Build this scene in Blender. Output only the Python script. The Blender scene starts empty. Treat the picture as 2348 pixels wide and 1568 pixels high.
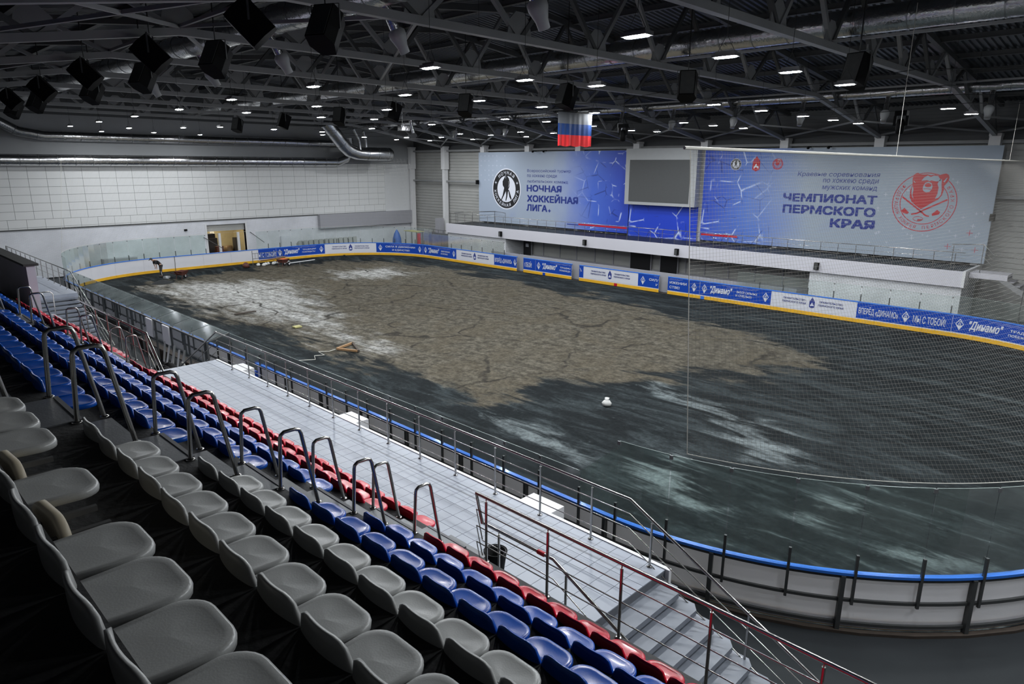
import bpy, bmesh, math, random
from mathutils import Vector, Matrix, noise as mnoise
random.seed(7)
PI = math.pi
SC = bpy.context.scene
COL = SC.collection

# ------------------------------------------------------------------ camera
CAM = Vector((59.743, -11.262, 8.645))
def make_camera():
    f, pitch, yaw, roll = 1569.94, .2526, .7949, .0047
    cy, sy, cp, sp = math.cos(yaw), math.sin(yaw), math.cos(pitch), math.sin(pitch)
    fw = Vector((-cy*cp, sy*cp, -sp)); rt = Vector((sy, cy, 0)); up = rt.cross(fw)
    c, s = math.cos(roll), math.sin(roll)
    r2 = rt*c + up*s; u2 = -rt*s + up*c
    cd = bpy.data.cameras.new('camera'); co = bpy.data.objects.new('camera', cd); COL.objects.link(co)
    m = Matrix((r2, u2, -fw)).transposed().to_4x4(); m.translation = CAM
    co.matrix_world = m
    cd.sensor_width = 36; cd.lens = f*36/2348; cd.clip_start = .05; cd.clip_end = 300
    SC.camera = co
make_camera()

# ------------------------------------------------------------------ world, exposure
w = bpy.data.worlds.new('world'); SC.world = w; w.use_nodes = True
w.node_tree.nodes['Background'].inputs[0].default_value = (.30, .36, .42, 1)
w.node_tree.nodes['Background'].inputs[1].default_value = 0.0
SC.view_settings.view_transform = 'Standard'; SC.view_settings.look = 'None'
SC.view_settings.gamma = 1; SC.view_settings.use_curve_mapping = False
SC.view_settings.exposure = 0.0
LAMP_STRENGTH = 740.0
try:
    SC.cycles.transparent_max_bounces = 24
    SC.cycles.max_bounces = 6
except Exception: pass

# ------------------------------------------------------------------ materials
def newmat(name):
    m = bpy.data.materials.new(name); m.use_nodes = True
    nt = m.node_tree; b = nt.nodes['Principled BSDF']
    return m, nt, b
def N(nt, t, **kw):
    n = nt.nodes.new(t)
    for k, v in kw.items(): setattr(n, k, v)
    return n
def mat(name, col, rough=.5, metal=0, var=.12, scale=3., bump=0., bscale=40., spec=.5, coat=0.):
    m, nt, b = newmat(name)
    b.inputs['Roughness'].default_value = rough; b.inputs['Metallic'].default_value = metal
    b.inputs['Specular IOR Level'].default_value = spec
    if coat: b.inputs['Coat Weight'].default_value = coat; b.inputs['Coat Roughness'].default_value = .08
    tc = N(nt, 'ShaderNodeTexCoord')
    nz = N(nt, 'ShaderNodeTexNoise'); nz.inputs['Scale'].default_value = scale; nz.inputs['Detail'].default_value = 5
    nt.links.new(tc.outputs['Object'], nz.inputs['Vector'])
    mx = N(nt, 'ShaderNodeMix', data_type='RGBA')
    nt.links.new(nz.outputs['Fac'], mx.inputs[0])
    mx.inputs[6].default_value = (*[c*(1-var) for c in col], 1); mx.inputs[7].default_value = (*[min(1, c*(1+var)) for c in col], 1)
    nt.links.new(mx.outputs[2], b.inputs['Base Color'])
    if bump:
        n2 = N(nt, 'ShaderNodeTexNoise'); n2.inputs['Scale'].default_value = bscale; n2.inputs['Detail'].default_value = 4
        nt.links.new(tc.outputs['Object'], n2.inputs['Vector'])
        bp = N(nt, 'ShaderNodeBump'); bp.inputs['Strength'].default_value = bump; bp.inputs['Distance'].default_value = .02
        nt.links.new(n2.outputs['Fac'], bp.inputs['Height']); nt.links.new(bp.outputs[0], b.inputs['Normal'])
    return m
def emat(name, col, strength):
    m, nt, b = newmat(name)
    b.inputs['Base Color'].default_value = (.8, .8, .8, 1)
    b.inputs['Emission Color'].default_value = (*col, 1); b.inputs['Emission Strength'].default_value = strength
    return m
def glassmat(name, tint, haze=.04, refl=.38):
    m, nt, b = newmat(name); nt.nodes.remove(b)
    out = nt.nodes['Material Output']
    tr = N(nt, 'ShaderNodeBsdfTransparent'); tr.inputs[0].default_value = (*tint, 1)
    gl = N(nt, 'ShaderNodeBsdfGlossy'); gl.inputs[0].default_value = (1, 1, 1, 1); gl.inputs['Roughness'].default_value = .12
    df = N(nt, 'ShaderNodeBsdfDiffuse'); df.inputs[0].default_value = (.55, .62, .6, 1)
    fr = N(nt, 'ShaderNodeFresnel'); fr.inputs[0].default_value = 1.45
    ml = N(nt, 'ShaderNodeMath', operation='MULTIPLY'); ml.inputs[1].default_value = refl
    nt.links.new(fr.outputs[0], ml.inputs[0])
    m1 = N(nt, 'ShaderNodeMixShader'); nt.links.new(ml.outputs[0], m1.inputs[0])
    nt.links.new(tr.outputs[0], m1.inputs[1]); nt.links.new(gl.outputs[0], m1.inputs[2])
    m2 = N(nt, 'ShaderNodeMixShader')
    tc = N(nt, 'ShaderNodeTexCoord'); nz = N(nt, 'ShaderNodeTexNoise'); nz.inputs['Scale'].default_value = 1.3; nz.inputs['Detail'].default_value = 4
    nt.links.new(tc.outputs['Object'], nz.inputs['Vector'])
    mr = N(nt, 'ShaderNodeMapRange'); mr.inputs[1].default_value = .3; mr.inputs[2].default_value = .75; mr.inputs[3].default_value = haze*.4; mr.inputs[4].default_value = haze*1.6
    nt.links.new(nz.outputs['Fac'], mr.inputs[0]); nt.links.new(mr.outputs[0], m2.inputs[0])
    nt.links.new(m1.outputs[0], m2.inputs[1]); nt.links.new(df.outputs[0], m2.inputs[2])
    nt.links.new(m2.outputs[0], out.inputs['Surface'])
    return m
def brickmat(name, c1, c2, mortar, bw, bh, rough=.7, axis='x', msize=.012, bumps=.5):
    m, nt, b = newmat(name); b.inputs['Roughness'].default_value = rough
    tc = N(nt, 'ShaderNodeTexCoord'); sp = N(nt, 'ShaderNodeSeparateXYZ'); cb = N(nt, 'ShaderNodeCombineXYZ')
    nt.links.new(tc.outputs['Object'], sp.inputs[0])
    nt.links.new(sp.outputs[0 if axis == 'x' else 1], cb.inputs[0]); nt.links.new(sp.outputs[2], cb.inputs[1])
    bk = N(nt, 'ShaderNodeTexBrick'); bk.inputs['Scale'].default_value = 1
    bk.inputs['Brick Width'].default_value = bw; bk.inputs['Row Height'].default_value = bh; bk.inputs['Mortar Size'].default_value = msize
    bk.inputs['Color1'].default_value = (*c1, 1); bk.inputs['Color2'].default_value = (*c2, 1); bk.inputs['Mortar'].default_value = (*mortar, 1)
    nt.links.new(cb.outputs[0], bk.inputs['Vector'])
    nz = N(nt, 'ShaderNodeTexNoise'); nz.inputs['Scale'].default_value = .6; nz.inputs['Detail'].default_value = 6
    nt.links.new(tc.outputs['Object'], nz.inputs['Vector'])
    mr = N(nt, 'ShaderNodeMapRange'); mr.inputs[1].default_value = .3; mr.inputs[2].default_value = .7; mr.inputs[3].default_value = .82; mr.inputs[4].default_value = 1.0
    nt.links.new(nz.outputs['Fac'], mr.inputs[0])
    vm = N(nt, 'ShaderNodeVectorMath', operation='SCALE'); nt.links.new(bk.outputs['Color'], vm.inputs[0]); nt.links.new(mr.outputs[0], vm.inputs['Scale'])
    nt.links.new(vm.outputs[0], b.inputs['Base Color'])
    bp = N(nt, 'ShaderNodeBump'); bp.inputs['Strength'].default_value = bumps; bp.inputs['Distance'].default_value = .01; bp.invert = True
    nt.links.new(bk.outputs['Fac'], bp.inputs['Height']); nt.links.new(bp.outputs[0], b.inputs['Normal'])
    return m

M = {}
M['steel'] = mat('stainless_steel', (.46, .45, .43), .24, 1, .1, 2)
M['darksteel'] = mat('dark_frame_steel', (.085, .088, .088), .45, .3, .25, 5)
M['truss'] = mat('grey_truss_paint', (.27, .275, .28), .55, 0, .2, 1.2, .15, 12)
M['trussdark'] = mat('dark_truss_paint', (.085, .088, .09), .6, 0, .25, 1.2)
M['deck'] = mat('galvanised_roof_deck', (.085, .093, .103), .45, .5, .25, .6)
M['foil'] = mat('aluminium_foil_duct', (.62, .62, .63), .22, 1, .15, 2, .9, 9)
M['foildark'] = mat('galvanised_duct', (.40, .41, .42), .3, 1, .2, 1.5, .5, 8)
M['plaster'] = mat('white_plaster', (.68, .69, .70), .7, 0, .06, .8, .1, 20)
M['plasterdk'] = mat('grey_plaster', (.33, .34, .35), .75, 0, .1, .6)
M['panel'] = mat('white_wall_panel', (.73, .735, .73), .55, 0, .05, .5, .05, 15)
M['joint'] = mat('dark_panel_joint', (.27, .275, .28), .8)
M['brick'] = brickmat('white_painted_brick', (.88, .89, .92), (.80, .81, .84), (.50, .51, .53), .26, .085, .6, 'x', .012, .2)
M['bricky'] = brickmat('white_painted_brick_end', (.80, .81, .86), (.76, .77, .82), (.70, .71, .75), .26, .085, .6, 'y', .012, .2)
M['fascia'] = mat('lilac_white_fascia', (.62, .61, .66), .55, 0, .04, .5)
M['greypl'] = mat('grey_beam_paint', (.36, .36, .39), .6, 0, .08, .5)
M['sandwich'] = mat('sandwich_panel', (.40, .40, .385), .5, 0, .14, .7)
M['sandwichdk'] = mat('dark_upper_cladding', (.10, .105, .11), .6, 0, .2, .7)
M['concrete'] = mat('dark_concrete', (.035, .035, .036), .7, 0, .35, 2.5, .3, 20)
M['stepst'] = mat('dark_granite_step', (.15, .157, .17), .35, 0, .25, 6, .1, 40)
M['stepst2'] = mat('light_stair_tile', (.20, .22, .26), .4, 0, .15, 3)
M['riser'] = mat('grey_stair_side', (.17, .17, .18), .6, 0, .15, 3)
M['floor'] = mat('grey_floor_paint', (.024, .027, .030), .5, 0, .3, .9, spec=.2)
M['tile'] = mat('pale_floor_tile', (.35, .38, .445), .36, 0, .07, 1.5, .03, 30)
M['grout'] = mat('tile_grout', (.13, .14, .16), .8)
M['white'] = mat('white_paint', (.72, .72, .73), .4, 0, .05, 3)
M['mauve'] = mat('mauve_wall_paint', (.66, .64, .74), .7, 0, .08, 2)
M['darkcap'] = mat('dark_wall_cap', (.05, .05, .05), .6)
M['hdpe'] = mat('white_board_plastic', (.88, .88, .93), .35, 0, .05, 1.2, .1, 8)
M['hdpeback'] = mat('board_back_plastic', (.80, .79, .75), .5, 0, .12, 1.5, .1, 12)
M['yellow'] = mat('yellow_kick_strip', (.85, .46, .03), .4, 0, .2, 2)
M['bluecap'] = mat('blue_cap_rail', (.04, .20, .75), .25, 0, .1, 3, coat=.3)
M['adblue'] = mat('blue_advert_vinyl', (.006, .060, .42), .35, 0, .1, 1.5)
M['adwhite'] = mat('white_advert_vinyl', (.70, .71, .77), .4, 0, .03, 1.5)
M['printw'] = mat('white_print', (.75, .77, .85), .45, 0, .02)
M['printnavy'] = mat('navy_print', (.016, .035, .24), .45, 0, .02)
M['printblk'] = mat('black_print', (.008, .008, .01), .45, 0, .02)
M['printred'] = mat('red_print', (.52, .008, .02), .45, 0, .03)
M['sred'] = mat('red_seat_plastic', (.66, .006, .035), .26, 0, .12, 4, .03, 60, coat=.12)
M['sblue'] = mat('blue_seat_plastic', (.002, .09, .50), .26, 0, .12, 4, .03, 60, coat=.12)
M['sgrey'] = mat('grey_seat_plastic', (.50, .505, .495), .29, 0, .08, 4, .05, 90)
M['sgreyback'] = mat('beige_seat_underside', (.62, .54, .40), .45, 0, .2, 8)
M['bracket'] = mat('seat_bracket_steel', (.16, .16, .16), .5, .6, .2, 6)
M['black'] = mat('black_speaker', (.003, .003, .0035), .7, 0, .3, 3, spec=.15)
M['screen'] = mat('grey_led_screen', (.075, .078, .08), .55, 0, .1, 8)
M['screenfr'] = mat('screen_frame', (.40, .41, .42), .5, 0, .05)
M['fl_w'] = mat('flag_white', (.16, .17, .19), .7, 0, .08)
M['fl_b'] = mat('flag_blue', (.006, .045, .20), .7, 0, .08)
M['fl_r'] = mat('flag_red', (.75, .02, .025), .7, 0, .08)
M['net'] = mat('cream_net_cord', (.20, .19, .17), .8, 0, .1)
M['rope'] = mat('white_rope', (.6, .58, .52), .7)
M['wood'] = mat('raw_timber', (.36, .21, .10), .7, 0, .3, 6)
M['wooddk'] = mat('dark_timber', (.06, .045, .035), .8, 0, .3, 6)
M['rust'] = mat('rusty_red_steel', (.11, .035, .025), .6, .2, .4, 6)
M['orange'] = mat('orange_plastic', (.75, .16, .05), .5)
M['tarp'] = mat('blue_tarpaulin', (.02, .10, .40), .5)
M['ytop'] = mat('yellow_table_top', (.45, .42, .18), .6)
M['cream'] = mat('cream_wall', (.70, .62, .42), .7, 0, .1)
M['dkroom'] = mat('dark_machine', (.04, .035, .035), .6, 0, .4, 4)
M['brown'] = mat('brown_drum', (.22, .13, .06), .5, 0, .3, 4)
M['skin'] = mat('skin', (.48, .27, .18), .55, 0, .05)
M['sandpile'] = mat('dark_sand_heap', (.014, .016, .017), .9, 0, .4, 6, .6, 40)
M['sack'] = mat('white_sack', (.68, .68, .66), .7, 0, .1, 8)
M['glassclear'] = glassmat('clear_acrylic', (.93, .955, .945), .05)
M['glassgreen'] = glassmat('greenish_glass', (.88, .93, .91), .075)
M['glassgrey'] = glassmat('smoky_polycarbonate', (.80, .81, .83), .09, .03)
M['glassedge'] = mat('polished_glass_edge', (.42, .50, .47), .2, 0, .05)
M['lamp'] = emat('lamp_diffuser', (.93, .97, 1.0), LAMP_STRENGTH)
M['lamphouse'] = mat('lamp_housing', (.25, .25, .26), .4, .6)
M['warm'] = emat('warm_lamp', (1, .88, .62), 38)
M['cable'] = mat('black_cable', (.01, .01, .01), .6)
M['zinc'] = mat('zinc_fence', (.22, .23, .24), .45, .6, .15)

def translucent(m, fac, col):
    nt = m.node_tree; b = nt.nodes['Principled BSDF']; out = nt.nodes['Material Output']
    tl = N(nt, 'ShaderNodeBsdfTranslucent'); tl.inputs[0].default_value = (*col, 1)
    mx = N(nt, 'ShaderNodeMixShader'); mx.inputs[0].default_value = fac
    nt.links.new(b.outputs[0], mx.inputs[1]); nt.links.new(tl.outputs[0], mx.inputs[2]); nt.links.new(mx.outputs[0], out.inputs['Surface'])
translucent(M['hdpe'], .28, (.92, .90, .86))
def rubble_material():
    m, nt, b = newmat('stripped_rink_sand'); b.inputs['Roughness'].default_value = .95; b.inputs['Specular IOR Level'].default_value = .12
    L = nt.links.new
    tc = N(nt, 'ShaderNodeTexCoord')
    at = N(nt, 'ShaderNodeAttribute', attribute_name='dust'); sp = N(nt, 'ShaderNodeSeparateColor'); L(at.outputs['Color'], sp.inputs[0])
    mp = N(nt, 'ShaderNodeMapping'); mp.inputs['Scale'].default_value = (.35, 1.5, 1); mp.inputs['Rotation'].default_value = (0, 0, .35); L(tc.outputs['Object'], mp.inputs[0])
    def noise(scale, det, src, rough=.6, dist=0.):
        n = N(nt, 'ShaderNodeTexNoise'); n.inputs['Scale'].default_value = scale; n.inputs['Detail'].default_value = det
        n.inputs['Roughness'].default_value = rough; n.inputs['Distortion'].default_value = dist; L(src, n.inputs['Vector']); return n.outputs['Fac']
    n1 = noise(.9, 9, mp.outputs[0], .68, .6)
    n2 = noise(2.2, 12, tc.outputs['Object'], .72)
    n3 = noise(.35, 6, tc.outputs['Object'], .6, .8)
    def mr(src, a, b_, c, d, smooth=True):
        r = N(nt, 'ShaderNodeMapRange'); r.interpolation_type = 'SMOOTHSTEP' if smooth else 'LINEAR'
        r.inputs[1].default_value = a; r.inputs[2].default_value = b_; r.inputs[3].default_value = c; r.inputs[4].default_value = d; L(src, r.inputs[0]); return r.outputs[0]
    def math_(op, a, b_, clamp=False):
        q = N(nt, 'ShaderNodeMath', operation=op); q.use_clamp = clamp
        for i, x in enumerate((a, b_)):
            if isinstance(x, (int, float)): q.inputs[i].default_value = x
            else: L(x, q.inputs[i])
        return q.outputs[0]
    def mix(f, a, b_):
        q = N(nt, 'ShaderNodeMix', data_type='RGBA')
        if isinstance(f, (int, float)): q.inputs[0].default_value = f
        else: L(f, q.inputs[0])
        for i, x in ((6, a), (7, b_)):
            if isinstance(x, tuple): q.inputs[i].default_value = (*x, 1)
            else: L(x, q.inputs[i])
        return q.outputs[2]
    dark = mix(mr(n1, .42, .68, 0, 1), (.009, .0115, .0125), (.036, .045, .048))
    dark = mix(mr(n2, .58, .74, 0, .7), dark, (.075, .088, .092))
    brown = mix(mr(n2, .36, .66, 0, 1), (.044, .039, .030), (.130, .118, .092))
    brown = mix(mr(n3, .42, .62, 0, .55), brown, (.075, .063, .043))
    grey = mix(mr(n2, .36, .60, 0, 1), (.17, .17, .163), (.46, .46, .445))
    d = mr(math_('ADD', sp.outputs[0], math_('MULTIPLY', math_('SUBTRACT', n1, .5), 1.5)), .35, .65, 0, 1)
    col = mix(d, dark, brown)
    g = mr(math_('ADD', sp.outputs[1], math_('MULTIPLY', math_('SUBTRACT', n1, .5), 1.3)), .3, .85, 0, .85)
    col = mix(g, col, grey)
    bl = mr(math_('ADD', sp.outputs[2], math_('MULTIPLY', math_('SUBTRACT', n1, .5), 2.2)), .5, 1.05, 0, .85)
    col = mix(bl, col, (.17, .195, .20))
    # cracks and wheel tracks
    v = N(nt, 'ShaderNodeTexVoronoi', feature='DISTANCE_TO_EDGE'); v.inputs['Scale'].default_value = .17
    wv = N(nt, 'ShaderNodeVectorMath', operation='ADD'); nn = N(nt, 'ShaderNodeTexNoise'); nn.inputs['Scale'].default_value = .5; nn.inputs['Detail'].default_value = 5
    L(tc.outputs['Object'], nn.inputs['Vector']); sc = N(nt, 'ShaderNodeVectorMath', operation='SCALE'); sc.inputs['Scale'].default_value = 1.6
    L(nn.outputs['Color'], sc.inputs[0]); L(tc.outputs['Object'], wv.inputs[0]); L(sc.outputs[0], wv.inputs[1]); L(wv.outputs[0], v.inputs['Vector'])
    ck = mr(v.outputs['Distance'], .004, .02, 1, 0)
    ck = math_('MULTIPLY', ck, mr(n3, .45, .58, 0, .85))
    col = mix(math_('MULTIPLY', ck, d), col, (.022, .02, .017))
    w1 = N(nt, 'ShaderNodeTexWave', wave_type='BANDS', bands_direction='Y'); w1.inputs['Scale'].default_value = .55; w1.inputs['Distortion'].default_value = 5; w1.inputs['Detail'].default_value = 3; w1.inputs['Detail Scale'].default_value = .35
    rm = N(nt, 'ShaderNodeMapping'); rm.inputs['Rotation'].default_value = (0, 0, -.12); rm.inputs['Scale'].default_value = (.35, 1, 1); L(tc.outputs['Object'], rm.inputs[0]); L(rm.outputs[0], w1.inputs['Vector'])
    tr = math_('MULTIPLY', mr(w1.outputs['Fac'], .86, .98, 0, .45), mr(n3, .4, .6, 1, 0))
    col = mix(math_('MULTIPLY', tr, d), col, (.05, .043, .03))
    n4 = noise(7., 8, tc.outputs['Object'], .75)
    gm = N(nt, 'ShaderNodeVectorMath', operation='SCALE'); L(col, gm.inputs[0]); L(mr(n4, .3, .7, .5, 1.5, False), gm.inputs['Scale']); col = gm.outputs[0]
    L(col, b.inputs['Base Color'])
    bp = N(nt, 'ShaderNodeBump'); bp.inputs['Strength'].default_value = .65; bp.inputs['Distance'].default_value = .06
    L(math_('ADD', n2, math_('MULTIPLY', n1, .6)), bp.inputs['Height']); L(bp.outputs[0], b.inputs['Normal'])
    return m
M['rubble'] = rubble_material()

def banner_material(name, pale, blue, deep, x0, x1, flip, crack_lo=.35):
    """vinyl print: pale blue-grey fading to saturated ice blue with cracked-ice lines; x in object space"""
    m, nt, b = newmat(name); b.inputs['Roughness'].default_value = .5; L = nt.links.new
    tc = N(nt, 'ShaderNodeTexCoord'); sp = N(nt, 'ShaderNodeSeparateXYZ'); L(tc.outputs['Object'], sp.inputs[0])
    nz = N(nt, 'ShaderNodeTexNoise'); nz.inputs['Scale'].default_value = .35; nz.inputs['Detail'].default_value = 3; L(tc.outputs['Object'], nz.inputs['Vector'])
    mr = N(nt, 'ShaderNodeMapRange'); mr.inputs[1].default_value = x0; mr.inputs[2].default_value = x1; mr.inputs[3].default_value = -.1; mr.inputs[4].default_value = .9
    L(sp.outputs[0], mr.inputs[0])
    ad = N(nt, 'ShaderNodeMath', operation='MULTIPLY_ADD'); ad.inputs[1].default_value = .35; L(nz.outputs['Fac'], ad.inputs[0]); L(mr.outputs[0], ad.inputs[2])
    rp = N(nt, 'ShaderNodeValToRGB'); e = rp.color_ramp.elements
    e[0].position = .12; e[0].color = (*pale, 1); e[1].position = 1.0; e[1].color = (*deep, 1); q = e.new(.62); q.color = (*blue, 1)
    L(ad.outputs[0], rp.inputs[0])
    def lines(scale, wdt, dark):
        v = N(nt, 'ShaderNodeTexVoronoi', feature='DISTANCE_TO_EDGE'); v.inputs['Scale'].default_value = scale
        cm = N(nt, 'ShaderNodeCombineXYZ'); L(sp.outputs[0], cm.inputs[0]); L(sp.outputs[2], cm.inputs[1]); cm.inputs[2].default_value = 3.3 if dark else 1.1; L(cm.outputs[0], v.inputs['Vector'])
        r = N(nt, 'ShaderNodeMapRange'); r.inputs[1].default_value = 0; r.inputs[2].default_value = wdt; r.inputs[3].default_value = 1; r.inputs[4].default_value = 0; L(v.outputs['Distance'], r.inputs[0])
        n = N(nt, 'ShaderNodeTexNoise'); n.inputs['Scale'].default_value = .8; L(cm.outputs[0], n.inputs['Vector'])
        rr = N(nt, 'ShaderNodeMapRange'); rr.inputs[1].default_value = .48; rr.inputs[2].default_value = .58; L(n.outputs['Fac'], rr.inputs[0])
        mm = N(nt, 'ShaderNodeMath', operation='MULTIPLY'); L(r.outputs[0], mm.inputs[0]); L(rr.outputs[0], mm.inputs[1])
        g = N(nt, 'ShaderNodeMapRange'); g.inputs[1].default_value = crack_lo; g.inputs[2].default_value = crack_lo+.3; L(ad.outputs[0], g.inputs[0])
        m3 = N(nt, 'ShaderNodeMath', operation='MULTIPLY'); L(mm.outputs[0], m3.inputs[0]); L(g.outputs[0], m3.inputs[1]); return m3.outputs[0]
    mx = N(nt, 'ShaderNodeMix', data_type='RGBA'); L(lines(.62, .035, False), mx.inputs[0]); L(rp.outputs[0], mx.inputs[6]); mx.inputs[7].default_value = (.62, .72, .95, 1)
    m4 = N(nt, 'ShaderNodeMix', data_type='RGBA'); L(lines(.7, .03, True), m4.inputs[0]); L(mx.outputs[2], m4.inputs[6]); m4.inputs[7].default_value = (.01, .03, .22, 1)
    L(m4.outputs[2], b.inputs['Base Color'])
    return m

# ------------------------------------------------------------------ mesh builder
class MB:
    def __init__(s): s.v = []; s.f = []; s.sm = []
    def add(s, vs, fs, smooth=False):
        o = len(s.v); s.v += [tuple(p) for p in vs]; s.f += [tuple(i+o for i in f) for f in fs]; s.sm += [smooth]*len(fs); return s
    def box(s, x0, x1, y0, y1, z0, z1):
        v = [(x, y, z) for x in (x0, x1) for y in (y0, y1) for z in (z0, z1)]
        return s.add(v, [(0, 1, 3, 2), (4, 6, 7, 5), (0, 4, 5, 1), (2, 3, 7, 6), (0, 2, 6, 4), (1, 5, 7, 3)])
    def bar(s, p, q, w_, h_, up=(0, 0, 1)):
        p, q = Vector(p), Vector(q); d = (q-p).normalized(); u = Vector(up)
        if abs(d.dot(u)) > .98: u = Vector((1, 0, 0))
        a = d.cross(u).normalized()*w_/2; b = a.cross(d).normalized()*h_/2
        v = [c+i*a+j*b for c in (p, q) for i, j in ((-1, -1), (1, -1), (1, 1), (-1, 1))]
        return s.add(v, [(0, 3, 2, 1), (4, 5, 6, 7), (0, 1, 5, 4), (1, 2, 6, 5), (2, 3, 7, 6), (3, 0, 4, 7)])
    def tube(s, pts, r, n=8, caps=True, smooth=True):
        pts = [Vector(p) for p in pts]; rings = []; pa = None
        rr = r if isinstance(r, (list, tuple)) else [r]*len(pts)
        for i, p in enumerate(pts):
            d = (pts[min(i+1, len(pts)-1)]-pts[max(i-1, 0)]).normalized()
            if pa is None: a = d.cross(Vector((0, 0, 1)) if abs(d.z) < .9 else Vector((1, 0, 0))).normalized()
            else: a = (pa-d*pa.dot(d)).normalized()
            pa = a; b = d.cross(a)
            rings.append([p+(a*math.cos(2*PI*k/n)+b*math.sin(2*PI*k/n))*rr[i] for k in range(n)])
        v = [q for rg in rings for q in rg]; f = []
        for i in range(len(pts)-1):
            for k in range(n): f.append((i*n+k, i*n+(k+1) % n, (i+1)*n+(k+1) % n, (i+1)*n+k))
        s.add(v, f, smooth)
        if caps: s.add(rings[0], [tuple(range(n))[::-1]]); s.add(rings[-1], [tuple(range(n))])
        return s
    def lathe(s, prof, n=16, c=(0, 0, 0), smooth=True):
        v = [(c[0]+r*math.cos(2*PI*k/n), c[1]+r*math.sin(2*PI*k/n), c[2]+z) for r, z in prof for k in range(n)]
        f = [(i*n+k, i*n+(k+1) % n, (i+1)*n+(k+1) % n, (i+1)*n+k) for i in range(len(prof)-1) for k in range(n)]
        return s.add(v, f, smooth)
    def prism(s, poly, fn, th):
        """poly in (u,v); fn(u,v,t)->xyz with t thickness offset"""
        n = len(poly); v = [fn(u, w_, 0) for u, w_ in poly]+[fn(u, w_, th) for u, w_ in poly]
        f = [tuple(range(n))[::-1], tuple(range(n, 2*n))]+[(k, (k+1) % n, n+(k+1) % n, n+k) for k in range(n)]
        return s.add(v, f)
    def mesh(s, name, mt, org=(0, 0, 0)):
        me = bpy.data.meshes.new(name); o = Vector(org)
        me.from_pydata([tuple(Vector(p)-o) for p in s.v], [], s.f)
        me.materials.append(mt); me.polygons.foreach_set('use_smooth', s.sm); me.update(); return me
    def build(s, name, mt, parent=None, org=None, **kw):
        if parent is not None: o0 = wloc(parent)
        elif org is not None: o0 = Vector(org)
        else:
            xs = [p[0] for p in s.v]; ys = [p[1] for p in s.v]; zs = [p[2] for p in s.v]
            o0 = Vector(((min(xs)+max(xs))/2, (min(ys)+max(ys))/2, min(zs)))
        ob = bpy.data.objects.new(name, s.mesh(name, mt, o0)); COL.objects.link(ob)
        if parent is not None: ob.parent = parent
        else: ob.location = o0
        WL[ob.name] = o0.copy()
        return tag(ob, **kw)
WL = {}
def wloc(o): return WL.get(o.name, Vector((0, 0, 0)))
def tag(o, label=None, category=None, group=None, kind=None):
    if label: o['label'] = label
    if category: o['category'] = category
    if group: o['group'] = group
    if kind: o['kind'] = kind
    return o
def thing(name, label=None, category=None, loc=(0, 0, 0), group=None, kind=None, rotz=0):
    o = bpy.data.objects.new(name, None); COL.objects.link(o); o.location = loc; o.rotation_euler = (0, 0, rotz)
    o.empty_display_size = .2; WL[o.name] = Vector(loc)
    return tag(o, label, category, group, kind)
def inst(name, me, parent, loc=(0, 0, 0), rot=(0, 0, 0), **kw):
    """a copy that shares mesh data; loc is local to the parent (world when top-level)"""
    o = bpy.data.objects.new(name, me); COL.objects.link(o)
    if parent is not None: o.parent = parent; WL[o.name] = wloc(parent)+Vector(loc)
    else: WL[o.name] = Vector(loc)
    o.location = loc; o.rotation_euler = rot
    return tag(o, **kw)
ORD = ['first', 'second', 'third', 'fourth', 'fifth', 'sixth', 'seventh', 'eighth', 'ninth', 'tenth', 'eleventh', 'twelfth', 'thirteenth', 'fourteenth', 'fifteenth', 'sixteenth', 'seventeenth', 'eighteenth', 'nineteenth', 'twentieth', 'twenty-first', 'twenty-second', 'twenty-third', 'twenty-fourth']

# text -> mesh data in (u, v), cached, normalised to given width/height
TXT = {}
def text2d(body, bold=0., shear=0.):
    key = (body, shear)
    if key in TXT: return TXT[key]
    c = bpy.data.curves.new('t', 'FONT'); c.body = body; c.size = 1; c.shear = shear; c.resolution_u = 2
    o = bpy.data.objects.new('t', c); COL.objects.link(o)
    dg = bpy.context.evaluated_depsgraph_get()
    me = o.evaluated_get(dg).to_mesh()
    vs = [(v.co.x, v.co.y) for v in me.vertices]; fs = [tuple(p.vertices) for p in me.polygons]
    o.evaluated_get(dg).to_mesh_clear(); bpy.data.objects.remove(o); bpy.data.curves.remove(c)
    vs2 = []; fs2 = []
    for i, f in enumerate(fs):
        fs2.append(tuple(range(len(vs2), len(vs2)+len(f)))); vs2 += [(vs[k][0], vs[k][1], (i % 9)*.00025) for k in f]
    xs = [p[0] for p in vs]; ys = [p[1] for p in vs]; vs, fs = vs2, fs2
    TXT[key] = (vs, fs, min(xs), max(xs), min(ys), max(ys)); return TXT[key]
def put_text(mb, body, u0, v0, width, height, fn, bold=0., shear=0., t=.004):
    vs, fs, x0, x1, y0, y1 = text2d(body, bold, shear)
    sx = width/(x1-x0); sy = height/(y1-y0); b = bold*1.2
    for i, (du, dv) in enumerate(((0, 0),) if not bold else ((-b, -b), (b, b), (b, -b), (-b, b), (0, 0))):
        mb.add([fn(u0+(x-x0+du)*sx, v0+(y-y0+dv)*sy, t+i*.0023+d) for x, y, d in vs], fs)
def put_char(mb, ch, cu, cv, ang, h, fn, bold=0., t=.004):
    vs, fs, x0, x1, y0, y1 = text2d(ch, bold, 0)
    k = h/.73; cx = (x0+x1)/2; c, s = math.cos(ang), math.sin(ang)
    for i, dx in enumerate((0,) if not bold else (-bold, bold)):
        mb.add([fn(cu+((x-cx+dx)*c-(y-.36)*s)*k, cv+((x-cx+dx)*s+(y-.36)*c)*k, t+i*.0023+d) for x, y, d in vs], fs)
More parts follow.
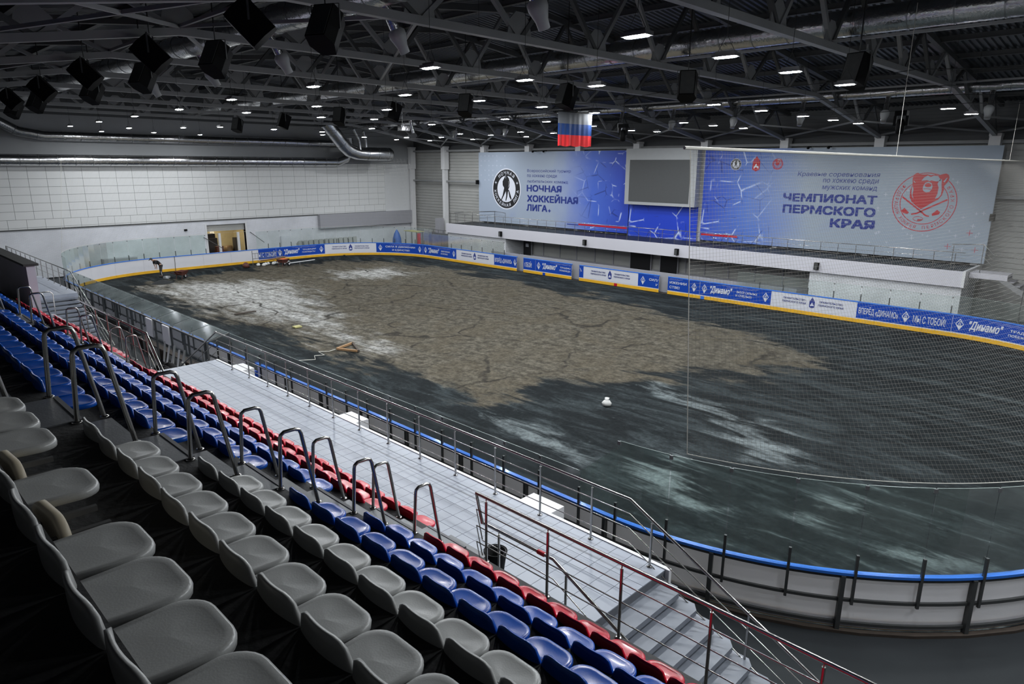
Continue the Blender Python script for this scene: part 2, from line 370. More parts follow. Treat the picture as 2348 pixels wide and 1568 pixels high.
def ring_text(mb, body, cu, cv, r, a0, a1, h, fn, bold=.01, inward=False, t=.004):
    n = len(body)
    for i, ch in enumerate(body):
        if ch == ' ': continue
        a = a0+(a1-a0)*i/(n-1)
        put_char(mb, ch, cu+r*math.cos(a), cv+r*math.sin(a), (a+PI/2) if inward else (a-PI/2), h, fn, bold, t)
def disc(mb, cu, cv, r0, r1, fn, n=48, t=.003):
    v = [fn(cu+r*math.cos(2*PI*k/n), cv+r*math.sin(2*PI*k/n), t) for r in (r0, r1) for k in range(n)]
    if r0 <= 0: mb.add([fn(cu+r1*math.cos(2*PI*k/n), cv+r1*math.sin(2*PI*k/n), t) for k in range(n)], [tuple(range(n))])
    else: mb.add(v, [(k, (k+1) % n, n+(k+1) % n, n+k) for k in range(n)])
def poly(mb, pts, fn, t=.005): mb.add([fn(u, v, t) for u, v in pts], [tuple(range(len(pts)))])
def stroke(mb, pts, w_, fn, t=.006):
    for (a, b), (c, d) in zip(pts[:-1], pts[1:]):
        l = math.hypot(c-a, d-b) or 1; nx, ny = -(d-b)/l*w_/2, (c-a)/l*w_/2
        mb.add([fn(a+nx, b+ny, t), fn(c+nx, d+ny, t), fn(c-nx, d-ny, t), fn(a-nx, b-ny, t)], [(0, 1, 2, 3)])

# ------------------------------------------------------------------ rink outline
RR = 8.5; QQ = RR*PI/2
SEG = [('l', 43, (8.5, 0), (1, 0)), ('c', QQ, (51.5, 8.5), -90), ('l', 13, (60, 8.5), (0, 1)), ('c', QQ, (51.5, 21.5), 0),
       ('l', 43, (51.5, 30), (-1, 0)), ('c', QQ, (8.5, 21.5), 90), ('l', 13, (0, 21.5), (0, -1)), ('c', QQ, (8.5, 8.5), 180)]
TOT = 2*43+2*13+4*QQ
def OUT(s, off=0.):
    s %= TOT
    for k, L, o, d in SEG:
        if s <= L+1e-9:
            if k == 'l': return (o[0]+d[0]*s+d[1]*off, o[1]+d[1]*s-d[0]*off)
            a = math.radians(d)+s/RR
            return (o[0]+(RR+off)*math.cos(a), o[1]+(RR+off)*math.sin(a))
        s -= L
    return OUT(0, off)
def strip(mb, s0, s1, o0, o1, z0, z1, step=.3):
    """closed box swept along the outline"""
    n = max(1, int(math.ceil(abs(s1-s0)/step))); v = []
    for i in range(n+1):
        s = s0+(s1-s0)*i/n
        for o, z in ((o0, z0), (o1, z0), (o1, z1), (o0, z1)):
            x, y = OUT(s, o); v.append((x, y, z))
    f = [(i*4+k, i*4+(k+1) % 4, i*4+4+(k+1) % 4, i*4+4+k) for i in range(n) for k in range(4)]
    f += [(3, 2, 1, 0), (n*4, n*4+1, n*4+2, n*4+3)]
    mb.add(v, f)

# ------------------------------------------------------------------ room shell
import numpy as np
MB().box(-4, 66, -15, 38, -.3, -.06).build('floor', M['floor'], kind='structure', label='dark grey painted concrete floor around the rink')

def sdist(px, py, P):
    """signed distance to polygon, positive inside"""
    d = np.full(px.shape, 1e9); ins = np.zeros(px.shape, bool); n = len(P)
    for i in range(n):
        ax, ay = P[i]; bx, by = P[(i+1) % n]; ex, ey = bx-ax, by-ay
        t = np.clip(((px-ax)*ex+(py-ay)*ey)/(ex*ex+ey*ey), 0, 1)
        d = np.minimum(d, np.hypot(px-ax-t*ex, py-ay-t*ey))
        c = ((ay > py) != (by > py)) & (px < (bx-ax)*(py-ay)/((by-ay) if by != ay else 1e-9)+ax); ins ^= c
    return np.where(ins, d, -d)
def rink_surface():
    DUST = [(5.8, 5.1), (4.7, 7.6), (4.8, 8.3), (3.2, 13.9), (2.2, 15.7), (3.4, 18.4), (3.5, 22.1), (7.9, 25.9), (13.2, 26.6), (22.2, 25.8), (28.9, 25.7), (33.1, 25.3), (40.3, 23.8), (46.7, 21.9), (48.2, 19.6), (47.8, 16.7), (45.0, 14.3), (43.7, 10.9), (41.8, 8.9), (41.9, 5.9), (40.0, 5.5), (37.3, 5.7), (34.8, 5.4), (31.1, 5.4), (27.2, 5.2), (23.2, 4.7), (17.8, 4.8), (12.3, 4.5)]
    WH = [[(6.1, 5.4), (5.5, 8.4), (8.1, 11.7), (10.4, 14.1), (16.1, 13.1), (21.8, 11.1), (28.9, 8.3), (33.2, 7.5), (33.6, 6.3), (28.9, 6.3), (24.6, 6.1), (20.7, 5.4), (15.7, 4.8), (11.3, 4.5)],
          [(8.7, 19.0), (10.6, 23.9), (14.8, 23.5), (16.0, 20.0), (13.2, 17.0)]]
    BL = [[(43.6, 11.0), (44.8, 12.4), (46.7, 12.7), (48.9, 12.0), (51.4, 10.2), (52.7, 8.6), (51.2, 7.5), (48.3, 10.0), (45.6, 10.7), (44.1, 10.4)],
          [(41.6, 4.6), (43.3, 5.0), (45.5, 4.8), (47.7, 4.5), (48.4, 3.9), (47.6, 3.5), (45.5, 3.8), (43.1, 4.1)],
          [(48.8, 4.7), (49.7, 6.5), (50.7, 5.7), (51.8, 4.2), (51.5, 3.5), (49.8, 3.7)],
          [(53.4, 6.2), (54.6, 7.5), (55.4, 6.4), (54.2, 5.0)], [(56.2, 5.0), (57.5, 6.8), (58.2, 5.8), (57.0, 4.4)]]
    DK = [[(45.3, 13.7), (46.8, 16.2), (47.5, 18.8), (49.4, 17.0), (50.1, 13.1), (48.9, 12.0), (47.0, 12.2)],
          [(50.1, 15.3), (51.5, 18.3), (52.2, 20.7), (53.7, 17.4), (54.0, 12.9), (55.1, 11.0), (53.5, 10.3), (51.9, 11.8)]]
    nx, ny = 300, 150; xs = np.linspace(.02, 59.98, nx)
    def yl(x):
        if x < RR: return RR-math.sqrt(max(0, RR*RR-(RR-x)**2))
        if x > 60-RR: return RR-math.sqrt(max(0, RR*RR-(x-60+RR)**2))
        return 0.
    X = np.zeros((nx, ny)); Y = np.zeros((nx, ny))
    for i, x in enumerate(xs):
        a = yl(x); X[i] = x; Y[i] = np.linspace(a, 30-a, ny)
    px, py = X.ravel(), Y.ravel()
    nz = np.array([mnoise.fractal(Vector((a*.22, b*.45, 0)), .6, 2., 5) for a, b in zip(px, py)])
    nf = np.array([mnoise.fractal(Vector((a*.9, b*.9, 5)), .6, 2., 4) for a, b in zip(px, py)])
    sm = lambda d, w_: np.clip(d/w_*.5+.5, 0, 1)
    dust = sm(sdist(px, py, DUST)+nz*1.6+nf*.5, 2.2)
    wh = np.zeros_like(px)
    for P in WH: wh = np.maximum(wh, sm(sdist(px, py, P)+nz*1.2, 3.0))
    wh *= .82
    bl = np.full_like(px, .22)
    for P in BL: bl = np.maximum(bl, sm(sdist(px, py, P)+nf*.4, 1.2)*.85)
    right = np.clip((px-46)/8, 0, 1); bl = bl+right*.14
    for P in DK: bl = bl*(1-.9*sm(sdist(px, py, P)+nf*.5, 1.0))
    bl = bl+np.clip(.5-np.abs(py-4.2-.9*np.sin(px*.3))*.5, 0, 1)*np.clip((px-28)/10, 0, 1)*.3
    edge = np.minimum(py-np.array([yl(a) for a in px]), 30)
    z = np.full(px.shape, -.03)+nf*.02+nz*.012
    # the heaped ridge of dark sand along the far end and edges
    for (ax, ay, bx, by, r, h) in ((3.6, 8.2, 1.9, 14.3, .7, .22), (2.0, 19.4, 2.6, 24., .9, .16), (2.6, 24., 8.5, 28.6, .9, .16), (8.5, 28.9, 30, 29.1, .7, .1)):
        ex, ey = bx-ax, by-ay; t = np.clip(((px-ax)*ex+(py-ay)*ey)/(ex*ex+ey*ey), 0, 1)
        d = np.hypot(px-ax-t*ex, py-ay-t*ey); k = np.clip(1-d/r, 0, 1); z += h*k*(1+nf*.5)
        dust *= 1-np.clip(k*3, 0, 1); wh *= 1-np.clip(k*3, 0, 1); bl *= 1-np.clip(k*3, 0, 1)
    v = list(zip(px.tolist(), py.tolist(), z.tolist()))
    f = [(i*ny+j, (i+1)*ny+j, (i+1)*ny+j+1, i*ny+j+1) for i in range(nx-1) for j in range(ny-1)]
    me = bpy.data.meshes.new('rink_sand_bed'); me.from_pydata(v, [], f); me.materials.append(M['rubble'])
    at = me.color_attributes.new('dust', 'FLOAT_COLOR', 'POINT')
    at.data.foreach_set('color', np.stack([dust, wh, bl, np.ones_like(bl)], 1).ravel())
    me.polygons.foreach_set('use_smooth', [True]*len(f)); me.update()
    o = bpy.data.objects.new('rink_sand_bed', me); COL.objects.link(o)
    tag(o, 'stripped rink bed of dark sand with a broad dusty brown patch', kind='structure')
rink_surface()

# end wall (x = -3): upper panels, plain plaster, lower painted brick with a doorway
wl = thing('wall_left', 'tall white end wall with panel cladding above painted brick', loc=(-3, 11, 0), kind='structure')
m = MB()
m.box(-3.4, -3, -15, 13.66, 0, 3.74); m.box(-3.4, -3, 17.2, 38, 0, 3.74); m.box(-3.4, -3, 13.66, 17.2, 3.33, 3.74)
m.build('brickwork', M['bricky'], wl)
MB().box(-3.4, -3.02, -15, 38, 3.74, 8.7).build('backing', M['joint'], wl)
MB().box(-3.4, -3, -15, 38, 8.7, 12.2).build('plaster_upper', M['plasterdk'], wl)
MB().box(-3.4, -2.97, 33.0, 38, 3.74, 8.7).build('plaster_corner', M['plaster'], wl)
MB().box(-3.05, -2.93, -15, 33, 3.70, 3.78).build('ledge_strip', M['darksteel'], wl)
pm = {}
yy0 = -.31-1.2*8
for r in range(9):
    z1 = 8.70-r*.6; z0 = max(z1-.6, 3.78)
    if z1-z0 < .1: continue
    off = 0 if r < 7 else .55
    y = yy0-off
    while y < 33:
        a, b = max(y, -9.9), min(y+1.2, 33)
        if b-a > .15:
            key = (round(b-a, 2), round(z1-z0, 2))
            if key not in pm: pm[key] = MB().box(0, .045, .011, key[0]-.011, .011, key[1]-.011).mesh('wall_panel', M['panel'])
            inst('wall_panel', pm[key], wl, (-3.02+3, a-11, z0))
        y += 1.2
MB().box(-2.98, -2.55, 24.75, 36.2, 2.38, 3.76).build('wall_beam', M['greypl'], org=(-2.7, 30, 2.38), kind='structure', label='grey boxed beam along the right half of the end wall')

# room seen through the doorway
dr = thing('door_1', 'open vehicle doorway in the end wall with a lit store room behind', loc=(-3.2, 15.4, 0), kind='structure')
m = MB(); m.box(-8, -3.4, 12.2, 12.3, 0, 3.6); m.box(-8, -3.4, 18.2, 18.3, 0, 3.6); m.box(-8.1, -8, 12.2, 18.3, 0, 3.6); m.box(-8, -3.4, 12.2, 18.3, 3.5, 3.6)
m.build('store_room', M['cream'], dr)
m = MB()
for i in range(6): m.box(-3.3, -3.2, 13.66, 17.2, 2.74+i*.1, 2.83+i*.1)
m.build('roller_shutter', M['sandwich'], dr)
MB().box(-3.35, -2.95, 13.5, 13.66, 0, 3.45).build('door_jamb', M['white'], dr); MB().box(-3.35, -2.95, 17.2, 17.36, 0, 3.45).build('door_jamb', M['white'], dr)
for ya, yb in ((13.75, 14.15), (14.22, 14.6), (15.55, 15.95)): MB().box(-7.2, -7.1, ya, yb, 0, 2.6).build('door_leaf', M['white'], dr)
MB().box(-6.4, -5.6, 15, 15.6, 3.42, 3.48).build('room_lamp', M['warm'], dr)

def tagged(mb, name, mt, label, cat, **kw): return mb.build(name, mt, label=label, category=cat, **kw)
m = MB(); m.box(-6.6, -5.4, 14.6, 15.5, .1, 1.9); m.box(-6.3, -5.6, 14.7, 15.4, 1.9, 2.3)
tagged(m, 'ice_machine', M['dkroom'], 'dark machine standing inside the lit doorway', 'machine')
m = MB().lathe([(.0, 0), (.36, 0), (.42, .3), (.42, .75), (.36, 1.15), (0, 1.15)], 16, (-5.0, 16.3, 0))
tagged(m, 'drum', M['brown'], 'brown drum inside the lit doorway', 'drum')
m = MB(); m.box(-4.6, -4, 14.8, 15.5, .35, .9); m.box(-4.55, -4.05, 14.85, 15.45, .9, 1.25)
for yy in (14.9, 15.4): m.tube([(-4.5, yy-.04, .2), (-4.5, yy+.04, .2)], .2, 12); m.tube([(-4.1, yy-.04, .2), (-4.1, yy+.04, .2)], .2, 12)
tagged(m, 'hand_cart', M['rust'], 'rusty red cart parked in the lit doorway', 'cart')
for y, lb in ((14.62, 'left of the two white posts in the end wall doorway'), (16.36, 'right of the two white posts in the end wall doorway')):
    MB().box(-3.1, -2.92, y, y+.2, 0, 2.55).build('gate_post', M['white'], label=lb, category='post', group='doorway posts')
MB().box(-5, -4.2, 16.75, 17.15, 0, 1.9).build('storage_cabinet', M['dkroom'], label='tall dark cabinet at the right edge of the lit doorway', category='cabinet')
MB().box(-2.99, -2.9, 11.7, 11.95, 2.95, 3.1).build('wall_speaker', M['black'], label='tiny black box fixed on the brick left of the doorway', category='speaker')
for a, b, lb in (((-2.95, 13.3, 2.3), (-2.2, 14.7, 1.2), 'grey stay bar left of the open doorway'), ((-2.95, 17.6, 2.5), (-2.3, 18.6, 1.5), 'grey stay bar right of the open doorway')):
    MB().tube([a, b], .03, 6).build('stay_bar', M['darksteel'], label=lb, category='brace')

# far long wall (y ~ 37)
wf = thing('wall_back', 'far long wall of horizontal sandwich panels behind white columns', loc=(30, 37.2, 0), kind='structure')
m = MB(); z = 0
while z < 10.0: m.box(-3, 66, 37.02, 37.3, z, z+.27); z += .3
m.box(-3, 66, 37.08, 37.4, 0, 10.1); m.build('cladding', M['sandwich'], wf, kind='stuff')
m = MB(); z = 10.1
while z < 12.6: m.box(-3, 66, 37.04, 37.3, z, z+.17); z += .2
m.box(-3, 66, 37.08, 37.4, 10.1, 13); m.build('upper_cladding', M['sandwichdk'], wf, kind='stuff')
for nm, mt, b in (('wall_front', 'sandwichdk', (-3, 66, -15, -14.6, 0, 13)), ('wall_right', 'sandwichdk', (64.5, 65, -15, 37.4, 0, 13))):
    MB().box(*b).build(nm, M[mt], kind='structure', label={'wall_front': 'plain dark wall behind the stand', 'wall_right': 'plain end wall behind the camera'}[nm])
m = MB(); m.add([(-3.4, -15, 12.1), (-3.4, 37.4, 12.1), (-3.4, 37.4, 12.6), (-3.4, 11.25, 15.3), (-3.4, -15, 12.6), (-3.05, -15, 12.1), (-3.05, 37.4, 12.1), (-3.05, 37.4, 12.6), (-3.05, 11.25, 15.3), (-3.05, -15, 12.6)], [(0, 1, 2, 3, 4), (9, 8, 7, 6, 5)])
m.build('wall_gable', M['sandwichdk'], kind='structure', label='dark gable above the end wall')
# columns of the far wall
colm = MB(); colm.box(-.17, .17, -.25, .25, 0, 10.35); colm.box(-.28, .28, -.3, .3, 8.2, 10.35)
colm.box(-.3, .3, -.35, .35, 10.35, 10.5)
cm_ = colm.mesh('column', M['white'])
cn = 0
COLX = [-2.6, 3, 9, 15, 21, 27, 33, 39, 45, 51, 57, 63]
for i, x in enumerate(COLX):
    t = inst('steel_column', cm_, None, (x, 36.45, 0), label=('white steel column in the far left corner of the hall' if i == 0 else 'white steel column left of the long blue banner' if i == 1 else 'white steel column just right of the long blue banner' if i == 10 else f'white steel column of the far wall behind the banner, {ORD[i]} from the left'), category='column', group='far wall columns')
m = MB()
for z in (7.0, 10.05): m.bar((-2.6, 36.5, z), (63, 36.5, z), .16, .16)
m.build('wall_rail', M['truss'], label='two long grey steel rails tying the far wall columns together', category='rail')

# ------------------------------------------------------------------ roof
def roofz(y): return 15.0-abs(y-11.25)*.107
m = MB()
x = -3.4; vs = []; prof = []
while x < 66:
    prof += [(x, 0), (x+.1, 0), (x+.13, .07), (x+.23, .07)]; x += .26
for x, dz in prof:
    for y in (-15, 11.25, 37.4): vs.append((x, y, roofz(y)+dz))
m.add(vs, [(i*3+j, i*3+j+1, i*3+3+j+1, i*3+3+j) for i in range(len(prof)-1) for j in range(2)])
roof = thing('ceiling', 'ribbed steel roof deck on dark purlins', loc=(31, 11, 14), kind='structure')
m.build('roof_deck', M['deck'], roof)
YB = [(-13.5, 10.45), (-3.2, 12.15), (25.5, 12.15), (36.0, 10.45)]
def botz(y):
    for (a, za), (b, zb) in zip(YB[:-1], YB[1:]):
        if a <= y <= b: return za+(zb-za)*(y-a)/(b-a)
    return 10.45
pn = [-13.5, -10, -6.6, -3.2, .4, 4.0, 7.6, 11.25, 14.85, 18.4, 22, 25.5, 29, 32.5, 36.0]
tp = {}
m = MB()
for (a, za), (b, zb) in zip(YB[:-1], YB[1:]): m.bar((0, a, za), (0, b, zb), .22, .2)
tp['bottom_chord'] = m.mesh('bottom_chord', M['truss'])
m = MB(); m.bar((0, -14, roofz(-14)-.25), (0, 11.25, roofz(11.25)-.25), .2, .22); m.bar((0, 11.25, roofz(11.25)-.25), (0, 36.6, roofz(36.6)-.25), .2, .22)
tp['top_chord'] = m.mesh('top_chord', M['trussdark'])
webs = []; gus = []
for i in range(len(pn)-1):
    a, b = pn[i], pn[i+1]; c = (a+b)/2
    for p, q in (((0, a, botz(a)), (0, c, roofz(c)-.3)), ((0, b, botz(b)), (0, c, roofz(c)-.3))):
        webs.append(MB().bar(p, q, .13, .13).mesh('web_member', M['trussdark' if i % 2 else 'truss']))
for y in pn[1:-1]:
    z = botz(y); g = MB().add([(dx, yy, zz) for dx in (-.02, .02) for yy, zz in ((y-.5, z+.08), (y+.5, z+.08), (y+.4, z+.5), (y+.15, z+.72), (y-.15, z+.72), (y-.4, z+.5))],
                [(0, 1, 2, 3, 4, 5), (11, 10, 9, 8, 7, 6)]+[(k, k+6, (k+1) % 6+6, (k+1) % 6) for k in range(6)])
    gus.append(g.mesh('gusset_plate', M['truss']))
TX = [3, 9, 15, 21, 27, 33, 39, 45, 51, 57]
for i, x in enumerate(TX[::-1]):
    t = thing('roof_truss', f'grey steel roof truss spanning the hall, {ORD[i]} from the camera' if i else 'grey steel roof truss nearest the camera, above the near end of the rink', 'truss', (x, 11.25, 12.15), 'roof trusses')
    L0 = (0, -11.25, -12.15)
    inst('bottom_chord', tp['bottom_chord'], t, L0, label='long pale grey bottom chord'); inst('top_chord', tp['top_chord'], t, L0)
    for w_ in webs: inst('web_member', w_, t, L0)
    for g in gus: inst('gusset_plate', g, t, L0)
# purlins
pur = MB(); pur.box(-33, 33, -.05, .05, -.2, 0); pur.box(-33, 33, -.09, .09, -.215, -.195); pme = pur.mesh('purlin', M['trussdark'])
for y in [-12, -9, -6, -3, 0, 3, 6, 9, 13.5, 16.5, 19.5, 22.5, 25.5, 28.5, 31.5, 34.5]:
    inst('purlin', pme, roof, (0, y-11, roofz(y)-14))
# long struts and wind bracing at the level of the bottom chords
for y, lb in ((-3.2, 'long thin strut joining the truss knees above the seats'), (11.25, 'long thin strut joining the trusses over the middle of the rink'), (25.5, 'long thin strut joining the truss knees above the far boards')):
    MB().bar((-3, y, 12.28), (60, y, 12.28), .08, .08).build('roof_strut', M['truss'], label=lb, category='strut')
def brace(p, q, lb): MB().bar(p, q, .09, .09).build('roof_brace', M['truss'], label=lb, category='brace', group='roof wind braces')
for i in range(len(TX)-1):
    x0, x1 = TX[i], TX[i+1]; w_ = ORD[len(TX)-2-i]
    brace((x0, 36, 10.55), (x1, 32.0, botz(32.0)+.1), f'slanting roof brace rising rightward by the far wall, {w_} truss bay from the camera')
    brace((x1, 36, 10.55), (x0, 32.0, botz(32.0)+.1), f'slanting roof brace rising leftward by the far wall, {w_} truss bay from the camera')
for (x0, x1, ya, yb), lb in zip(((39, 45, -3.2, .4), (33, 39, .4, -3.2), (45, 51, -3.2, 2), (39, 45, 4, .4), (33, 39, 7.6, 4), (27, 33, -6.6, -3.2), (39, 45, -3.2, -8), (45, 39, -3.2, -8)),
    ('second truss bay, running off toward the rink', 'third truss bay, running back toward the stand', 'nearest truss bay, above the seats', 'second truss bay, over the rink', 'third truss bay, over the rink', 'fourth truss bay, above the stand', 'second truss bay, first of the crossed pair over the stand', 'second truss bay, other of the crossed pair over the stand')):
    brace((x0, ya, botz(ya)+.12), (x1, yb, botz(yb)+.12), 'slanting roof brace in the '+lb)

# ------------------------------------------------------------------ grandstand
DX = .897; DZ = .636
YE = lambda i: -4.485-DX*i           # front edge of platform i
ZF = lambda i: 2.626+DZ*i            # floor of platform i
YS = lambda i: -4.955-DX*i           # seat front line
ZS = lambda i: 3.056+DZ*i            # seat top
st = thing('grandstand', 'steep dark concrete stand of stepped seat rows', loc=(45, -8, 0), kind='structure')
RNG = {0: (38.3, 52.05), 1: (34.35, 62), 2: (34.35, 62), 3: (30, 62), 4: (28, 62), 5: (28, 62), 6: (28, 62), 7: (28, 62), 8: (28, 62)}
for i in range(1, 9):
    a, b = RNG[i]
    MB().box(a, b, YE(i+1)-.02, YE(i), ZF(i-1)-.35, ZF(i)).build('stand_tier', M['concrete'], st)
MB().box(30, 62, -5.5, -5.39, -.06, 3.2).build('stand_front_wall', M['greypl'], st)
AISLE = ((40.45, 41.5), (52.2, 53.05))
for (a, b) in AISLE:
    for i in range(1, 8):
        if i == 1 and a < 45: continue
        y = YE(i)
        MB().box(a, b, y, y+.44, ZF(i-1), ZF(i)-.318).build('aisle_step', M['stepst'], st)
        MB().box(a, b, YE(i+1), y-.002, ZF(i), ZF(i)+.012).build('aisle_landing', M['stepst'], st)
        MB().box(a, b, y-.03, y+.012, ZF(i)-.02, ZF(i)+.02).build('step_nosing', M['riser'], st)

# walkway with tiles
wk = thing('walkway', 'raised walkway with pale tiles between the stand and the rink', loc=(46, -4, 2.4), kind='structure')
MB().box(38.3, 54.88, -5.39, -2.9, 2.42, 2.583).build('walkway_slab', M['grout'], wk)
MB().box(38.3, 54.95, -2.9, -2.83, 2.36, 2.615).build('edge_trim', M['white'], wk)
m = MB()
for x in (39, 42, 45, 48, 51, 54): m.box(x, x+.2, -5.2, -3.2, -.06, 2.42)
m.build('walkway_pier', M['greypl'], wk)
tl = []
nyt, dxt = 8, .3015
for ix in range(55):
    for iy in range(nyt):
        x = 38.3+ix*dxt; y = -2.9-(iy+1)*.3015
        d = (Vector((x, y, 2.6))-CAM).length
        tl.append((d, x, y))
tl.sort()
tme = MB().box(.004, .2975, .004, .2975, 0, .017).mesh('floor_tile', M['tile'])
rest = MB()
for k, (d, x, y) in enumerate(tl):
    if k < 300: inst('floor_tile', tme, wk, (x-46, y+4, 2.583-2.4))
    else: rest.box(x+.004, x+.2975, y+.004, y+.2975, 2.583, 2.6)
rest.build('floor_tiles_far', M['tile'], wk, kind='stuff')

# stairs down at the near end of the walkway and the far platform
def stair(x0, y0, y1, ztop, n, label):
    t = thing('stair', label, loc=(x0, (y0+y1)/2, 0), kind='structure')
    for k in range(n):
        z = ztop-(k+1)*.1475; x = x0+k*.30
        MB().add([(x-.06, y0, z), (x+.36, y0, z), (x+.36, y1-.12, z), (x+.26, y1, z), (x-.06, y1, z), (x-.06, y0, z-.09), (x+.36, y0, z-.09), (x+.36, y1-.12, z-.09), (x+.26, y1, z-.09), (x-.06, y1, z-.09)],
                 [(0, 1, 2, 3, 4), (9, 8, 7, 6, 5)]+[(a, a+5, (a+1) % 5+5, (a+1) % 5) for a in range(5)]).build('stair_tread', M['stepst2'], t)
    for y in (y0+.15, y1-.3):
        m = MB(); m.bar((x0-.1, y, ztop-.32), (x0+n*.3, y, ztop-n*.1475-.22), .14, .22); m.build('stringer', M['riser'], t)
    return t
stair(54.88, -5.3, -2.95, 2.6, 16, 'tiled stair going down from the near end of the walkway')
stair(22.0, -5.2, -2.8, 2.6, 16, 'tiled stair going down from the far platform')
MB().box(14.8, 22.0, -5.3, -2.7, 2.4, 2.6).build('far_platform', M['tile'], kind='structure', label='far raised platform with pale floor')
m = MB(); m.box(12, 34.3, -6.77, -6.54, 0, 5.55); m.build('wall_parapet', M['mauve'], kind='structure', label='mauve painted wall at the left end of the stand')
MB().box(12, 34.34, -6.84, -6.44, 5.55, 5.62).build('wall_parapet_cap', M['darkcap'], kind='structure', label='dark coping on the mauve wall')
MB().box(-2.9, 12, -3.4, -3.2, 0, 2.6).build('wall_block', M['plasterdk'], kind='structure', label='low grey block wall behind the far platform')

# ------------------------------------------------------------------ far balcony and building under it
bal = thing('balcony', 'long white balcony along the far wall over the player benches', loc=(30, 34, 2), kind='structure')
MB().box(7.7, 51.4, 32.5, 32.62, 2.25, 3.13).build('balcony_fascia', M['fascia'], bal)
MB().box(51.28, 51.42, 32.45, 36.2, 2.25, 3.16).build('fascia_end_trim', M['white'], bal)
MB().box(7.7, 51.4, 32.62, 36.2, 2.85, 3.09).build('balcony_deck', M['floor'], bal)
MB().box(51.45, 53.2, 33.2, 34.6, 2.75, 3.05).build('landing', M['fascia'], bal)
wb = thing('wall_bench', 'painted brick and panel walls under the balcony', loc=(30, 34, 0), kind='structure')
MB().box(7.75, 15.75, 32.7, 36, 0, 2.28).build('brick_block_left', M['brick'], wb)
MB().box(43.0, 51.3, 32.7, 36, 0, 2.28).build('brick_block_right', M['brick'], wb)
MB().box(15.75, 43.0, 34.9, 35.1, 0, 2.9).build('bench_back_wall', M['sandwich'], wb)
for x in (18.4, 20.36, 22.24, 24.23, 26.14, 27.88, 32.9, 34.5, 36.4, 38.4, 40.4):
    MB().box(x-.04, x+.04, 34.82, 34.9, .5, 2.9).build('wall_batten', M['greypl'], wb)
MB().box(15.75, 43, 34.75, 34.9, 0, .75).build('bench_plinth', M['greypl'], wb)
for k, (a, b, lb) in enumerate(((16.1, 17.1, 'black door with a small white sign under the balcony'), (28.0, 29.9, 'wide dark doorway behind the player benches'), (30.8, 32.3, 'dark doorway right of the wide one under the balcony'))):
    d = thing(f'door_{k+2}', lb, loc=((a+b)/2, 34.7, 0), kind='structure')
    MB().box(a, b, 34.68, 34.74, 0, 2.2).build('door_leaf', M['printblk'], d)
    if k == 0: MB().box(a+.3, a+.65, 34.65, 34.68, 1.4, 1.7).build('door_sign', M['adwhite'], d, label='small white sign')
    m = MB(); m.box(a-.06, a, 34.64, 34.75, 0, 2.26); m.box(b, b+.06, 34.64, 34.75, 0, 2.26); m.build('door_frame', M['greypl'], d)

# ------------------------------------------------------------------ rink boards
# arc length runs counter-clockwise from (8.5, 0); openings in the boards as (s0, s1)
S_FAR0 = 82.70
GAPS = [(99.78, 100.49), (107.69, 108.44), (113.66, 114.42), (25.6, 26.4)]
def pieces(s0, s1):
    out = [(s0, s1)]
    for g0, g1 in GAPS:
        nw = []
        for a, b in out:
            if g1 <= a or g0 >= b: nw.append((a, b)); continue
            if g0 > a: nw.append((a, g0))
            if g1 < b: nw.append((g1, b))
        out = nw
    return [p for p in out if p[1]-p[0] > .05]
bd = thing('rink_boards', 'white hockey boards with yellow kick strip and blue cap around the rink', 'rink boards', (30, 15, 0))
npan = int(round(TOT/2.4)); ps = TOT/npan
for k in range(npan):
    for a, b in pieces(k*ps, (k+1)*ps):
        m = MB(); strip(m, a+.004, b-.004, 0, .015, 0.02, 1.16); m.build('board_panel', M['hdpe'], bd)
        m = MB(); strip(m, a+.004, b-.004, -.014, 0, 0.0, .21); m.build('kick_strip', M['yellow'], bd)
        m = MB(); strip(m, a, b, -.02, .10, 1.16, 1.215); m.build('cap_rail', M['bluecap'], bd)
        m = MB()
        for z in (.12, .62, 1.12): strip(m, a, b, .017, .07, z-.03, z+.03)
        m.build('frame_rail', M['darksteel'], bd)
def vpost(mb, s, o0, o1, hw, z0, z1):
    mb.add([], [])
    v = []
    for z in (z0, z1):
        for ds, o in ((-hw, o0), (hw, o0), (hw, o1), (-hw, o1)):
            x, y = OUT(s+ds, o); v.append((x, y, z))
    mb.add(v, [(3, 2, 1, 0), (4, 5, 6, 7)]+[(k, (k+1) % 4, 4+(k+1) % 4, 4+k) for k in range(4)])
for k in range(npan):
    s = k*ps
    if any(g0-.1 < s < g1+.1 for g0, g1 in GAPS): continue
    m = MB(); vpost(m, s, .017, .12, .04, -.05, 1.15); x, y = OUT(s, .1); m.build('frame_post', M['darksteel'], bd)
m = MB(); strip(m, 26.4, TOT+25.6, .05, .16, -.06, .0, 1.0); m.build('footing', M['wooddk'], bd)
for lb, s, mt in (('blue line mark', 107.0-.0, 'bluecap'), ('red centre line mark', 104.2, 'printred'), ('blue line mark', 96.85, 'bluecap')):
    pass
def far_s(x): return S_FAR0+51.5-x
for x, mt in ((22.86, 'adblue'), (30.0, 'printred'), (37.14, 'bluecap')):
    m = MB(); strip(m, far_s(x)-.14, far_s(x)+.14, -.017, -.014, 0, .21); m.build('line_mark', M[mt], bd, label='coloured line mark on the yellow kick strip')

